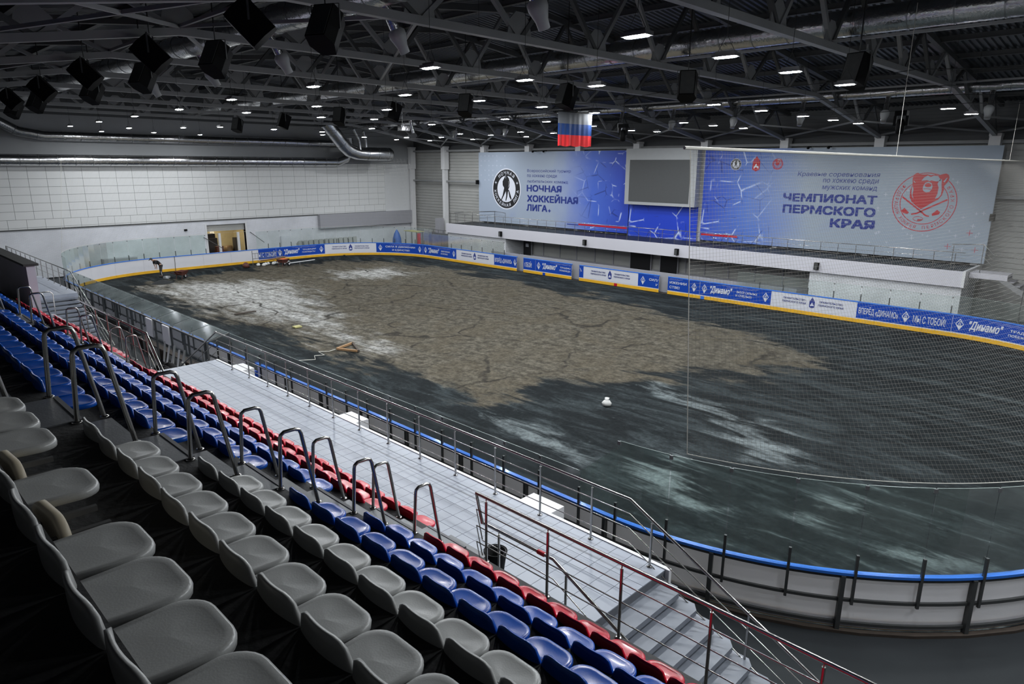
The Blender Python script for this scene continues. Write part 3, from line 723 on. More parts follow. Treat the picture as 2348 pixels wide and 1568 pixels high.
# advert strips: inside face, s decreasing = reading direction
def adfn(s0, off=-.008):
    def fn(u, v, t):
        x, y = OUT(s0-u, off-t); return (x, y, v)
    return fn
def ad(kind, sl, sr, label, body, whole=True):
    """one printed strip between arc lengths sl (reader's left) and sr (right), body(mb_dict, fn, width)"""
    first = None
    for a, b in pieces(sr, sl):
        m = MB(); strip(m, a+.01, b-.01, -.007, -.001, .27, 1.15, .15); o = m.build('advert_strip', M['adwhite' if kind == 'w' else 'adblue'], bd, label=label)
        first = first or o
    mbs = {}
    body(mbs, adfn(sl), sl-sr)
    for nm, mb in mbs.items():
        # drop print faces over an opening
        keep = []
        for f_ in mb.f:
            c = mb.v[f_[0]]; ok = True
            for g0, g1 in GAPS[:3]:
                xa, xb = S_FAR0+51.5-g1, S_FAR0+51.5-g0
                if abs(c[1]-30) < .2 and xa-.12 < c[0] < xb+.12: ok = False
            if ok: keep.append(f_)
        if not keep: continue
        mb.f = keep; mb.sm = [False]*len(keep)
        mb.build('lettering' if nm != 'emb' else 'emblem', M[{'w': 'printw', 'n': 'printnavy', 'emb': 'printnavy', 'b': 'adblue'}[nm]], first)
def G(mbs, k): return mbs.setdefault(k, MB())
def gov(mbs, fn, w_):
    n = G(mbs, 'n'); c = w_/2
    for u in (c-1.75, c+.42):
        put_text(n, 'ПРАВИТЕЛЬСТВО', u, .82, 1.33, .11, fn, .012); put_text(n, 'ПЕРМСКОГО КРАЯ', u-.05, .62, 1.43, .11, fn, .012)
    e = G(mbs, 'emb'); poly(e, [(c-.16, .86), (c-.16, .52), (c-.1, .47), (c, .44), (c+.1, .47), (c+.16, .52), (c+.16, .86)], fn)
    disc(e, c, .95, 0, .085, fn, 16); poly(e, [(c-.12, .87), (c+.12, .87), (c+.14, .92), (c-.14, .92)], fn); poly(e, [(c-.02, 1.02), (c+.02, 1.02), (c+.02, 1.09), (c-.02, 1.09)], fn)
    poly(G(mbs, 'w'), [(c-.11, .56), (c-.1, .64), (c-.03, .68), (c-.03, .77), (c+.03, .77), (c+.03, .68), (c+.08, .67), (c+.12, .6), (c+.08, .56), (c+.04, .6), (c-.04, .56)], fn, .008)
def diamond(mbs, c, fn, h=.62):
    w_ = h*.62; v0 = .71; m = G(mbs, 'w')
    o = [(c-w_/2, v0+.02), (c, v0-h/2), (c+w_/2, v0+.02), (c, v0+h/2)]
    k = .80; i_ = [(c-w_/2*k, v0+.02), (c, v0-h/2*k), (c+w_/2*k, v0+.02), (c, v0+h/2*k)]
    for a in range(4):
        b = (a+1) % 4; poly(m, [o[a], o[b], i_[b], i_[a]], fn)
    poly(m, [(c-w_/2*.72, v0-.05), (c, v0-h/2*.75), (c+w_/2*.72, v0-.05)], fn)
    put_text(m, 'Д', c-.075, v0-.03, .15, .2, fn, .02, .25)
def sila(mbs, fn, w_):
    diamond(mbs, .42, fn); diamond(mbs, w_-.42, fn)
    m = G(mbs, 'w'); put_text(m, 'СИЛА В ДВИЖЕНИИ', .95, .72, w_-1.95, .20, fn, .012); put_text(m, 'И ЕДИНСТВЕ!', w_/2-.95, .40, 1.9, .2, fn, .012)
    put_text(m, 'Межрегиональная общественная организация', w_*.27, 1.07, w_*.46, .035, fn); put_text(m, 'физкультурно-спортивное общество', w_*.31, 1.01, w_*.38, .03, fn)
def dyn(tail):
    def f(mbs, fn, w_):
        diamond(mbs, .35, fn)
        m = G(mbs, 'w'); put_text(m, '"Динамо"', .78, .46, 1.55, .50, fn, .022, .35)
        put_text(m, tail[0], 2.65, .73, w_-3.55, .14, fn, .012); put_text(m, tail[1], 2.6, .50, min(1.7, w_-3.5)*(.75 if len(tail[1]) < 10 else .95), .14, fn, .012)
        put_text(m, 'Пермское краевое отделение общества', 1.6, 1.07, w_*.5, .035, fn); put_text(m, 'физкультурно-спортивное общество', 1.9, 1.01, w_*.42, .03, fn)
        if w_ > 3.9: diamond(mbs, w_-.35, fn)
    return f
def vpered(mbs, fn, w_):
    m = G(mbs, 'w'); put_text(m, 'ВПЕРЁД «ДИНАМО»', .12, .47, 2.05, .50, fn, .008)
    diamond(mbs, 2.55, fn); put_text(m, 'МЫ С ТОБОЙ!', 2.92, .47, 1.55, .50, fn, .008)
def toboi(mbs, fn, w_): put_text(G(mbs, 'w'), 'Ы С ТОБОЙ!', .03, .45, w_-.1, .52, fn, .008)
ADS = [('b', 143.73, 142.0, 'blue advert strip cut off to read Ы С ТОБОЙ', toboi), ('b', 142.0, 137.09, 'blue advert strip with white script', dyn(('ТРАДИЦИИ', 'ПОБЕЖДАТЬ!'))),
       ('w', 137.09, 132.12, 'white advert strip with navy lettering', gov), ('b', 132.12, 126.94, 'blue advert strip reading СИЛА В ДВИЖЕНИИ', sila), ('b', 126.94, 122.15, 'blue advert strip with white script', dyn(('ВЫБОР СИЛЬНЫХ', 'И СМЕЛЫХ!'))),
       ('w', 122.15, 117.17, 'white advert strip with navy lettering', gov), ('b', 117.17, 112.28, 'blue advert strip reading ВПЕРЁД and МЫ С ТОБОЙ', vpered), ('b', 112.28, 107.26, 'blue advert strip with white script', dyn(('ТРАДИЦИИ', 'ПОБЕЖДАТЬ!'))),
       ('w', 107.26, 102.25, 'white advert strip with navy lettering', gov), ('b', 102.25, 97.30, 'blue advert strip reading СИЛА В ДВИЖЕНИИ', sila), ('b', 97.30, 92.36, 'blue advert strip with white script', dyn(('ВЫБОР СИЛЬНЫХ', 'И СМЕЛЫХ!'))),
       ('w', 92.36, 87.31, 'white advert strip with navy lettering', gov), ('b', 87.31, 82.55, 'blue advert strip reading ВПЕРЁД and МЫ С ТОБОЙ', vpered), ('b', 82.55, 77.6, 'blue advert strip with white script', dyn(('ТРАДИЦИИ', 'ПОБЕЖДАТЬ!')))]
for a in ADS: ad(*a)
# what shows in the open gates of the boards
for (g0, g1), mt, lb in zip(GAPS[:3], ('white', 'white', 'rust'), ('white box standing in the right-hand open gate of the far boards', 'pale box standing in the middle open gate of the far boards', 'rusty red box standing in the left-hand open gate of the far boards')):
    x = S_FAR0+51.5-(g0+g1)/2
    m = MB(); m.box(x-.3, x+.05, 30.5, 30.9, -.06, .95); m.box(x+.08, x+.3, 30.55, 30.8, -.06, .55); m.box(x-.28, x+.02, 30.49, 30.5, .5, .9)
    m.build('equipment_box', M[mt], label=lb, category='box')
MB().box(16.3, 43.2, 30.35, 30.42, .0, 1.38).build('bench_barrier', M['greypl'], label='long low grey barrier behind the far boards', category='barrier')

# ------------------------------------------------------------------ glass above the boards
gb = thing('glass_shield', 'clear safety glass with short dark posts standing on the rink boards', 'glass shield', (30, 15, 1.2))
def pane(s0, s1, z1, mt, parent=gb, z0=1.215):
    m = MB(); n = max(1, int((s1-s0)/.45)) if (s1 % TOT) else 2
    strip(m, s0+.012, s1-.012, .045, .053, z0, z1, .6); o = m.build('glass_pane', M[mt], parent)
    m = MB(); strip(m, s0+.012, s1-.012, .044, .054, z1, z1+.007, .6); m.build('glass_edge', M['glassedge'], parent); return o
def gpost(s, z1=1.6, z0=.55): m = MB(); vpost(m, s, .055, .105, .025, z0, z1); m.build('glass_post', M['darksteel'], gb); 
def clip(s, z): m = MB(); vpost(m, s, .035, .065, .035, z-.09, z-.01); m.build('glass_clip', M['lamphouse'], gb)
def run(s0, s1, n, z1, mt, ph=1.6, clips=True):
    for k in range(n):
        a = s0+(s1-s0)*k/n; pane(a, s0+(s1-s0)*(k+1)/n, z1, mt); gpost(a, ph)
        if clips: clip(a, z1)
run(17.7, 25.5, 6, 2.0, 'glassclear', 1.62); run(25.6, 42.4, 14, 2.0, 'glassclear', 1.62)
# near straight: glass is lower here than round the corners
GP = OUT
m = MB(); pts = [OUT(42.42, .05), OUT(43.42, .05)]
m.add([(pts[0][0], pts[0][1], 1.215), (pts[1][0], pts[1][1], 1.215), (pts[1][0], pts[1][1], 2.9), (pts[0][0], pts[0][1], 2.0), (pts[0][0], pts[0][1]+.008, 1.215), (pts[1][0], pts[1][1]+.008, 1.215), (pts[1][0], pts[1][1]+.008, 2.9), (pts[0][0], pts[0][1]+.008, 2.0)],
      [(0, 1, 2, 3), (7, 6, 5, 4), (0, 4, 5, 1), (1, 5, 6, 2), (2, 6, 7, 3), (3, 7, 4, 0)])
m.build('glass_pane', M['glassgreen'], gb)
gpost(42.42, 1.62)
run(43.42, 70.6, 23, 3.02, 'glassgreen', 1.6)
run(70.6, 82.7, 8, 2.15, 'glassclear', 1.6, False)
for a in (82.7, ): run(a, 94.7, 8, 2.1, 'glassclear', 1.62)
run(116.0, 125.7, 7, 2.3, 'glassclear', 1.62); run(125.7, 143.8, 16, 2.75, 'glassclear', 1.62)
run(148.3, 152.06, 3, 2.78, 'glassgreen', 1.62, True); run(152.06, 165.4, 11, 2.78, 'glassgreen', 1.62, True)
run(0, 17.7, 14, 2.0, 'glassgreen', 1.62)

# player bench shelters on the near side
for k, (xa, xb, n, lb) in enumerate(((16.5, 33.4, 9, 'smoky bent glass shelter over the near player benches'),)):
    t = thing('bench_shelter', lb, 'shelter', ((xa+xb)/2, -1, 0))
    for i in range(n+1):
        x = xa+(xb-xa)*i/n
        MB().bar((x, -1.25, -.06), (x, -1.25, 1.95), .07, .07).build('shelter_post', M['darksteel'], t)
        MB().bar((x, -1.25, 1.95), (x, -.35, 2.18), .05, .05, (1, 0, 0)).build('shelter_rafter', M['darksteel'], t)
        if i < n:
            x2 = xa+(xb-xa)*(i+1)/n
            MB().bar(((x+x2)/2, -1.25, .9), ((x+x2)/2, -1.25, 1.95), x2-x-.08, .008, (0, 1, 0)).build('shelter_pane', M['glassgrey'], t)
            m = MB(); v = [(x+.04, -1.22, 2.0), (x2-.04, -1.22, 2.0), (x2-.04, -.35, 2.22), (x+.04, -.35, 2.22)]; v += [(a, b, c+.008) for a, b, c in v]
            m.add(v, [(3, 2, 1, 0), (4, 5, 6, 7)]+[(q, (q+1) % 4, 4+(q+1) % 4, 4+q) for q in range(4)]); m.build('shelter_pane', M['glassgrey'], t)
    MB().bar((xa, -1.25, 1.95), (xb, -1.25, 1.95), .06, .06).build('shelter_rail', M['darksteel'], t)
m = MB(); m.box(24, 33, -1.0, -.65, .42, .48)
for x in (24.2, 27, 30, 32.8): m.box(x-.03, x+.03, -.98, -.67, -.06, .42)
m.build('player_bench', M['wooddk'], label='long dark bench inside the smoky shelter by the rink', category='bench')
for x, lb in ((26.9, 'left white notice board hanging in the bench shelter'), (28.9, 'right white notice board hanging in the bench shelter')):
    MB().box(x, x+.75, -1.36, -1.30, 1.15, 1.95).build('notice_board', M['white'], label=lb, category='board')
# bundle of white pipes and tools leaning in the shelter
for i in range(7):
    x = 29.2+i*.36; MB().bar((x, -1.6-.05*(i % 2), -.06), (x+.12*((i % 3)-1), -1.35, 1.25-.1*(i % 3)), .06, .06).build('plastic_pipe', M['white' if i % 3 else 'sandwich'], label=f'pale pipe leaning in the bench shelter, {ORD[i]} from the left', category='pipe', group='pipes leaning in the bench shelter')
m = MB(); a = [(31.9+.45*math.cos(t_), -1.7, -.03+.97*math.sin(t_)) for t_ in [PI*k/10 for k in range(11)]]; m.tube(a, .03, 6)
m.build('hose_loop', M['rope'], label='pale curved hose arching beside the bench shelter', category='hose')
m = MB(); m.box(34.0, 35.3, -.5, -.2, -.06, 1.0); m.build('blue_panel', M['adblue'], label='blue gate panel at the end of the bench shelter', category='panel')

# ------------------------------------------------------------------ seats
def seat_meshes():
    W, D = .450, .42
    # pan: rounded outline, front at y=0
    def outline(w_, y0, y1, r, n=6):
        p = []
        for k in range(n+1):
            a = PI/2*k/n; p.append((w_/2-r+r*math.cos(a), y1-r+r*math.sin(a)))
        for k in range(n+1):
            a = PI/2+PI/2*k/n; p.append((-w_/2+r+r*math.cos(a), y1-r+r*math.sin(a)))
        p += [(-w_/2*.92, y0), (w_/2*.92, y0)]
        return p
    o = outline(W, -D, 0, .135); n = len(o)
    rings = []
    for k, (sc_, z) in enumerate(((0.0, -.010), (.45, -.009), (.80, -.005), (.93, -.001), (.985, -.007), (1.0, -.022), (.985, -.05), (.93, -.055), (.5, -.05))):
        rings.append([(x*sc_, -D/2+(y+D/2)*sc_, z-(.012*max(0, (y+D)/D)**3 if sc_ > .4 else 0)) for x, y in o])
    pan = MB(); v = [p for r in rings for p in r]
    f = [(i*n+k, i*n+(k+1) % n, (i+1)*n+(k+1) % n, (i+1)*n+k) for i in range(len(rings)-1) for k in range(n)]
    pan.add(v, f, True); pan.add(rings[-1], [tuple(range(n))[::-1]])
    # back: curved shell, rounded top corners
    bk = MB(); nu, nv = 12, 8; g = []
    def bp(u, v_, t):
        H = .35; r = .13; x = (u-.5)*W; e = max(0, abs(x)-(W/2-r)); top = H-(r-math.sqrt(max(0, r*r-e*e)))
        z = -.03+(top+.03)*v_
        cur = .040*(2*abs(u-.5))**2
        y = -D-.005-.065*v_-.02*math.sin(v_*PI)+cur*(.3+.7*v_)
        # curl the rim back
        if v_ > .93 and t == 0: z -= .0
        return (x, y-t*.022, z)
    for t in (0, 1): g += [bp(i/nu, j/nv, t) for i in range(nu+1) for j in range(nv+1)]
    q = (nu+1)*(nv+1); ix = lambda i, j, t: t*q+i*(nv+1)+j; f = []
    for i in range(nu):
        for j in range(nv): f += [(ix(i, j, 0), ix(i, j+1, 0), ix(i+1, j+1, 0), ix(i+1, j, 0)), (ix(i, j, 1), ix(i+1, j, 1), ix(i+1, j+1, 1), ix(i, j+1, 1))]
        f += [(ix(i, nv, 0), ix(i, nv, 1), ix(i+1, nv, 1), ix(i+1, nv, 0)), (ix(i, 0, 0), ix(i+1, 0, 0), ix(i+1, 0, 1), ix(i, 0, 1))]
    for j in range(nv): f += [(ix(0, j, 0), ix(0, j, 1), ix(0, j+1, 1), ix(0, j+1, 0)), (ix(nu, j, 0), ix(nu, j+1, 0), ix(nu, j+1, 1), ix(nu, j, 1))]
    bk.add(g, f, True)
    br = MB()
    for x in (-.12, .12):
        br.bar((x, -.08, -.07), (x, -.46, -.07), .03, .03); br.bar((x, -.44, -.07), (x, -.47, -.30), .03, .03); br.bar((x, -.30, -.07), (x, -.45, -.26), .02, .02)
    br.box(-.22, .22, -.475, -.45, -.32, -.26)
    return pan, bk, br
pan, bk, br = seat_meshes()
SM = {}
for c in ('sred', 'sblue', 'sgrey'): SM[c] = (pan.mesh('seat_pan', M[c]), bk.mesh('seat_back', M[c]))
SM['br'] = br.mesh('seat_bracket', M['bracket'])
# a tipped-up pan: same pan turned on its rear hinge, paler underside
flip = pan.mesh('seat_pan', M['sgreyback'])
from mathutils import Quaternion
Rc = SC.camera.matrix_world.inverted()
def seen(p, mu=.13, mv=.16):
    q = Rc @ Vector(p)
    if q.z > -.25: return False
    u, v = q.x/-q.z*1569.94/2348, q.y/-q.z*1569.94/2348
    return abs(u) < .5+mu and abs(v) < 784/2348+mv
CW = {'sred': 'red', 'sblue': 'blue', 'sgrey': 'grey'}
SP = .46
BLOCKS = [('near', 53.73, 1, 21, {1: 'sred', 2: 'sblue', 3: 'sblue', 4: 'sgrey', 5: 'sgrey', 6: 'sgrey'}),
          ('middle', 51.90, -1, 22, {0: 'sred', 1: 'sred', 2: 'sblue', 3: 'sblue', 4: 'sblue', 5: 'sblue'}),
          ('far', 40.16, -1, 12, {1: 'sred', 2: 'sred', 3: 'sblue'})]
nseat = 0
for bn, x0, dr_, cnt, cols in BLOCKS:
    for r, c in cols.items():
        for k in range(cnt):
            x = x0+dr_*k*SP-.215; y, z = YS(r), ZS(r)
            if not seen((x, y-.2, z)): continue
            j = random.uniform(-1, 1)
            row = ORD[r-1] if bn != 'middle' else ORD[r]
            side = {'near': 'steps on its left', 'middle': 'steps on its right', 'far': 'steps on its right'}[bn]
            tipped = (bn == 'near' and r == 6 and k in (3, 5))
            lb = f'{CW[c]} seat, {row} row up in the {bn} block, {ORD[k]} from the {side}'
            if tipped: lb = f'grey seat with tipped-up pan, top row near the camera, {ORD[k]} from the steps'
            t = thing('stadium_seat', lb, 'seat', (x, y-.21+j*.006, z-.43), f'{CW[c]} stadium seats'); t.rotation_euler = (0, 0, j*.012)
            L0 = (0, .21, .43)
            if tipped: inst('seat_pan', flip, t, (0, .21-.36, .43+.06), (math.radians(95), 0, .08), label='tipped-up pale seat pan')
            else: inst('seat_pan', SM[c][0], t, L0)
            inst('seat_back', SM[c][1], t, L0, rot=(0, 0, 0)); inst('seat_bracket', SM['br'], t, L0); nseat += 1
print('seats', nseat)
# long support rails under each row
for bn, xa, xb, rows in (('near', 53.3, 60, range(1, 7)), ('middle', 41.8, 51.9, range(0, 6)), ('far', 34.6, 40.2, range(1, 4))):
    for r in rows:
        y, z = YS(r)-.475, ZS(r)-.325
        MB().box(xa, xb, y-.05, y-.005, z-.09, z).build('seat_rail', M['bracket'], label=f'long steel rail carrying the {bn} block seats, {ORD[r-1] if bn != "middle" else ORD[r]} row up', category='rail', group='seat support rails')
        m = MB(); x = xa+.1
        while x < xb: m.bar((x, y-.03, z-.08), (x, y-.03, ZF(r)-.0), .04, .04); x += 1.38

# inverted-U hand rails beside the aisle steps
def hoop(x, j, ang=0):
    y = -6.24-.9*(j-1); zt = 4.53+.643*(j-1); zl = ZF(j+1)+.0; zr = ZF(j+1)-.318
    pts = [(x, y-.07, zl), (x, y-.03, zt-.07), (x, y-.02, zt-.03), (x, y+.02, zt), (x, y+.15, zt), (x, y+.2, zt-.02), (x, y+.22, zt-.07), (x, y+.37, zr)]
    return pts
for nm, x, js in (('near steps, seat side toward the camera', 53.08, range(1, 7)), ('near steps, side away from the camera', 52.12, range(1, 7)), ('far steps, side toward the camera', 41.52, range(1, 6)), ('far steps, side away from the camera', 40.33, range(1, 6))):
    for j in js:
        p = hoop(x, j)
        if not seen(p[3], .2, .3): continue
        t = thing('aisle_rail', f'steel hoop rail on the {nm}, {ORD[j-1]} from the bottom', 'hand rail', p[0], 'steel hoop rails on the stand steps')
        MB().tube(p, .0215, 10).build('hoop_tube', M['steel'], t)
        for q in (p[0], p[-1]): MB().lathe([(0, 0), (.045, 0), (.045, .01), (.026, .014)], 10, q).build('foot_flange', M['steel'], t)

# ------------------------------------------------------------------ railings
def rail(name, label, top, posts, zb, mids, mt='steel', rt=.024, rp=.019, cat='railing'):
    """top: polyline; posts: points along it (x, y, z_top, z_base)"""
    t = thing(name, label, cat, (posts[0][0], posts[0][1], posts[0][3]))
    MB().tube(top, rt, 8).build('hand_rail', M[mt], t)
    for dz in mids: MB().tube([(a, b, c-dz) for a, b, c in top], .009, 6).build('rail_rod', M[mt], t)
    for x, y, zt, z0 in posts:
        m = MB(); m.tube([(x, y, z0), (x, y, zt-.06)], rp, 8); m.tube([(x, y, zt-.06), (x, y, zt)], .008, 6); m.lathe([(.0, 0), (.045, 0), (.045, .012), (.02, .02)], 10, (x, y, z0)); m.build('rail_post', M[mt], t)
    return t
ztop = 3.60
ps_ = [(53.5-1.145*k, -3.0, ztop, 2.6) for k in range(13)]+[(54.66, -3.0, ztop-.2, 2.6)]
ps_ += [(56.3, -3.0, ztop-.97, 2.6-.78), (58.0, -3.0, ztop-1.8, 2.6-1.62)]
rail('walkway_railing', 'stainless railing along the rink side of the tiled walkway', [(38.7, -3, ztop), (54.25, -3, ztop), (59.2, -3, ztop-2.45)], ps_, 2.6, (.25, .5, .75))
rail('stair_railing', 'steel railing rising from the lower floor to the far end of the walkway', [(35.0, -2.95, 1.6), (38.7, -2.95, ztop)], [(36.2, -2.95, 2.2, -.06), (37.4, -2.95, 2.87, -.06)], 0, (.3, .6))
zz = 4.25; F1 = ZF(1)
ps_ = [(53.53+1.13*k, -5.42, zz, F1) for k in range(6)]
rail('stand_railing', 'long steel railing in front of the near red seats', [(53.45, -5.42, zz-.42), (53.33, -5.42, zz), (60, -5.42, zz)], ps_, F1, (.25, .5, .75))
rail('stand_railing', 'steel railing with reddish posts in front of the far red seats', [(34.0, -5.42, zz), (40.3, -5.42, zz), (41.3, -5.42, zz-.9)], [(34.6+1.13*k, -5.42, zz, F1) for k in range(6)], F1, (.25, .55))
t = rail('stair_railing', 'inner stair handrail with a red tape wrap near its bend', [(53.0, -5.0, 3.5), (54.4, -5.0, 3.5), (58.8, -5.0, 1.35)], [(53.35, -5.0, 3.5, 2.6), (54.63, -5.0, 3.42, 2.6), (56.4, -5.0, 2.55, 1.8)], 2.6, (.3, .6))
MB().tube([(54.12, -5, 3.5), (54.24, -5, 3.5)], .034, 8).build('red_tape', M['printred'], t, label='red tape wrap')
rail('platform_railing', 'steel railing on the far raised platform, sloping down its stair', [(6.9, -2.8, 3.35), (6.95, -2.8, 3.6), (21.6, -2.8, 3.6), (27.2, -2.8, .95)], [(7.3+1.2*k, -2.8, 3.6, 2.6) for k in range(12)]+[(23.0, -2.8, 2.95, 1.9), (25.0, -2.8, 2.0, 1.0)], 2.6, (.3, .6))
t = thing('gate_hoop', 'wide steel hoop rail crossing the far stair head', 'hand rail', (24, -5.2, 2.4)); MB().tube([(24.2, -5.2, 1.6), (24.2, -5.2, 3.05), (24.3, -5.1, 3.15), (24.3, -4.3, 3.15), (24.3, -4.2, 3.05), (24.3, -4.2, 1.6)], .024, 8).build('hoop_tube', M['steel'], t)
ps_ = [(8.1+1.04*k, 32.75, 4.12, 3.09) for k in range(42)]
rail('balcony_railing', 'long thin steel railing along the far balcony', [(7.9, 32.75, 4.12), (51.2, 32.75, 4.12)], ps_, 3.09, (.3, .6), rt=.022, rp=.018)
rail('balcony_railing', 'short steel railing along the left end steps of the far balcony', [(7.9, 33.4, 4.1), (7.9, 35.9, 4.1), (11.0, 35.9, 4.3), (14.2, 34.2, 4.35)], [(7.9, 33.6, 4.1, 3.09), (7.9, 35.8, 4.1, 3.09), (11, 35.9, 4.3, 3.09), (14.2, 34.2, 4.35, 3.09)], 3.09, (.3, .6))
rail('balcony_railing', 'steel stair railing at the right end of the far balcony', [(50.4, 33.2, 4.5), (51.9, 33.2, 4.6), (52.4, 33.2, 4.1), (54.6, 33.2, 3.9), (57.5, 33.2, 2.4)], [(50.5, 33.2, 4.5, 3.09), (51.9, 33.2, 4.6, 3.09), (54.0, 33.2, 3.95, .0), (56.0, 33.2, 3.2, 0.)], 3.09, (.3, .6))
t = thing('balcony_stair', 'steel stair going down from the right end of the far balcony', 'stair', (55, 34, 0))
for k in range(15): MB().box(52.9+k*.3, 53.2+k*.3, 33.3, 34.6, 2.85-k*.19, 2.9-k*.19).build('stair_tread', M['greypl'], t)
MB().bar((52.9, 33.25, 2.8), (57.4, 33.25, 0), .06, .25).build('stringer', M['truss'], t); MB().bar((52.9, 34.65, 2.8), (57.4, 34.65, 0), .06, .25).build('stringer', M['truss'], t)
for x, lb in ((15.37, 'first small black speaker from the left on the balcony fascia'), (25.05, 'second small black speaker from the left on the balcony fascia'), (33.52, 'third small black speaker from the left on the balcony fascia'), (43.48, 'fourth small black speaker from the left on the balcony fascia')):
    t = thing('fascia_speaker', lb, 'speaker', (x, 32.4, 2.5)); MB().box(x-.13, x+.13, 32.28, 32.5, 2.42, 2.86).build('speaker_box', M['black'], t); MB().box(x-.09, x+.09, 32.265, 32.28, 2.46, 2.82).build('speaker_grille', M['darksteel'], t)
MB().box(54.9, 55.15, 35.6, 36.0, 0, 3.0).build('support_post', M['fascia'], label='pale square post under the right end stair of the balcony', category='post')
# sponsor board at the far right behind the boards
t = thing('sponsor_board', 'grey sponsor board with rows of small dark marks, far right corner', 'board', (59, 34.5, 0))
MB().box(57.0, 63.5, 36.0, 36.08, .2, 4.1).build('board_face', M['screenfr'], t)
m = MB(); fn = lambda u, v, t_: (57.0+u, 36.0-t_, v)
for r_ in range(7):
    for c_ in range(10):
        u = .4+c_*.6+.1*(r_ % 2); v = .8+r_*.33
        disc(m, u, v, 0, .05+.02*((r_*c_) % 3), fn, 8); 
        if (r_+c_) % 2: poly(m, [(u+.1, v-.02), (u+.36, v-.02), (u+.36, v+.02), (u+.1, v+.02)], fn)
stroke(m, [(.5, 3.3), (.9, 3.15), (1.3, 3.3), (1.1, 3.5), (1.5, 3.6)], .06, fn); stroke(m, [(1.9, 3.6), (1.7, 3.2), (1.4, 2.95)], .06, fn); stroke(m, [(2.4, 3.6), (2.25, 3.2)], .07, fn)
m.build('board_print', M['printnavy'], t)

# small things on and beside the walkway
for x, lb in ((39.6, 'white box fixed outside the walkway railing, farthest of three'), (45.75, 'white box fixed outside the walkway railing, middle one of three'), (52.05, 'white box fixed outside the walkway railing, nearest of three')):
    t = thing('floodlight_box', lb, 'box', (x, -2.6, 2.2), 'white boxes on the walkway edge')
    MB().box(x-.38, x+.38, -2.83, -2.42, 2.28, 2.58).build('box_body', M['white'], t); MB().box(x-.3, x+.3, -2.83, -2.79, 2.2, 2.28).build('box_bracket', M['darksteel'], t)
t = thing('waste_bin', 'black round waste bin on the walkway tiles behind a railing post', 'bin', (53.05, -4.75, 2.6))
MB().lathe([(.0, .0), (.13, .0), (.175, .34), (.185, .345), (.185, .36), (.165, .36), (.125, .02), (0, .02)], 20, (53.05, -4.78, 2.6)).build('bin_body', M['black'], t)
MB().tube([(53.05+.165*math.cos(a), -4.78+.165*math.sin(a), 2.945) for a in [2*PI*k/16 for k in range(17)]], .012, 6).build('bin_rim', M['darksteel'], t)
m = MB(); random.seed(3)
for i in range(5):
    x, y = 37.9+random.uniform(-.4, .4), -4.4+random.uniform(-.3, .3); r = random.uniform(.2, .3)
    m.lathe([(0, 0), (r, .05), (r*1.1, .2), (r*.5, .38), (0, .45)], 9, (x, y, 2.2))
m.build('rubbish_bags', M['black'], label='black rubbish bags heaped at the far end of the walkway', category='bags')
MB().box(37.3, 38.28, -5.3, -3.9, -.06, 2.2).build('bag_plinth', M['darksteel'], label='dark cabinet under the heap of rubbish bags', category='cabinet')

# ------------------------------------------------------------------ ceiling lamps
LAMPS = [(58, -.2), (58, 3.1), (58, 6.4), (58, 10.0), (58, 14), (58, 21.5), (58, 25.4), (63, -.2), (63, 3.2), (63, 6.5), (63, 10), (52, -.2), (52, 3.1), (52, 6.4), (52, 10.1), (52, 21.3), (52, 25.2), (46, -.1), (46, 3.2), (46.6, 5.6), (46, 13.6), (46, 17.6), (46, 21.9), (46, 25.6), (46, 29.2),
         (40.2, .1), (40.2, 3.5), (40.5, 6.6), (40.4, 10.1), (40, 14.0), (39.2, 22.8), (39.1, 26.2), (39.1, 29.9), (34.1, .3), (33.8, 3.9), (34.5, 6.8), (34, 14.4), (34.2, 17.3), (33.5, 22.2), (32.2, 28), (32.6, 30.4),
         (27.8, .8), (28.2, 3.6), (28, 7.5), (28.8, 10.1), (27.4, 15.0), (25, 24.9), (25.8, 27.5), (21.5, 1.0), (20.8, 15.4), (19.4, 24.2), (19.7, 27.1), (19.7, 31.1),
         (15, 1.2), (14.8, 8.1), (14.6, 11.8), (14, 15.8), (13, 27.7), (11.8, 32.4), (8.3, 1.4), (8.6, 4.7), (12.0, 6.9), (9.5, 18.5), (8.2, 23.2), (10.4, 26.0), (1.6, 5.0), (2.8, 8.2), (1.6, 12.1), (5.7, 28.4), (6.0, 32.1)]
hs = MB(); hs.box(-.27, .27, -.13, .13, .0, .07); hs.box(-.22, .22, -.07, .07, .07, .12)
hsm = hs.mesh('lamp_housing', M['lamphouse'])
v = []; nn = 8
for k in range(nn): a = -PI/2+PI*k/(nn-1); v.append((.15+.1*math.cos(a), .1*math.sin(a), -.012))
for k in range(nn): a = PI/2+PI*k/(nn-1); v.append((-.15+.1*math.cos(a), .1*math.sin(a), -.012))
dfm = MB().add(v, [tuple(range(len(v)))[::-1]]).mesh('lamp_diffuser', M['lamp'])
cb = MB(); cb.tube([(-.2, 0, .1), (0, 0, .45)], .006, 5); cb.tube([(.2, 0, .1), (0, 0, .45)], .006, 5)
cbm = cb.mesh('lamp_cable', M['cable']); rdm = MB().tube([(0, 0, 0), (0, 0, 1)], .006, 5).mesh('drop_rod', M['cable'])
from itertools import groupby
LAMPS.sort(key=lambda p: -round(p[0]/6))
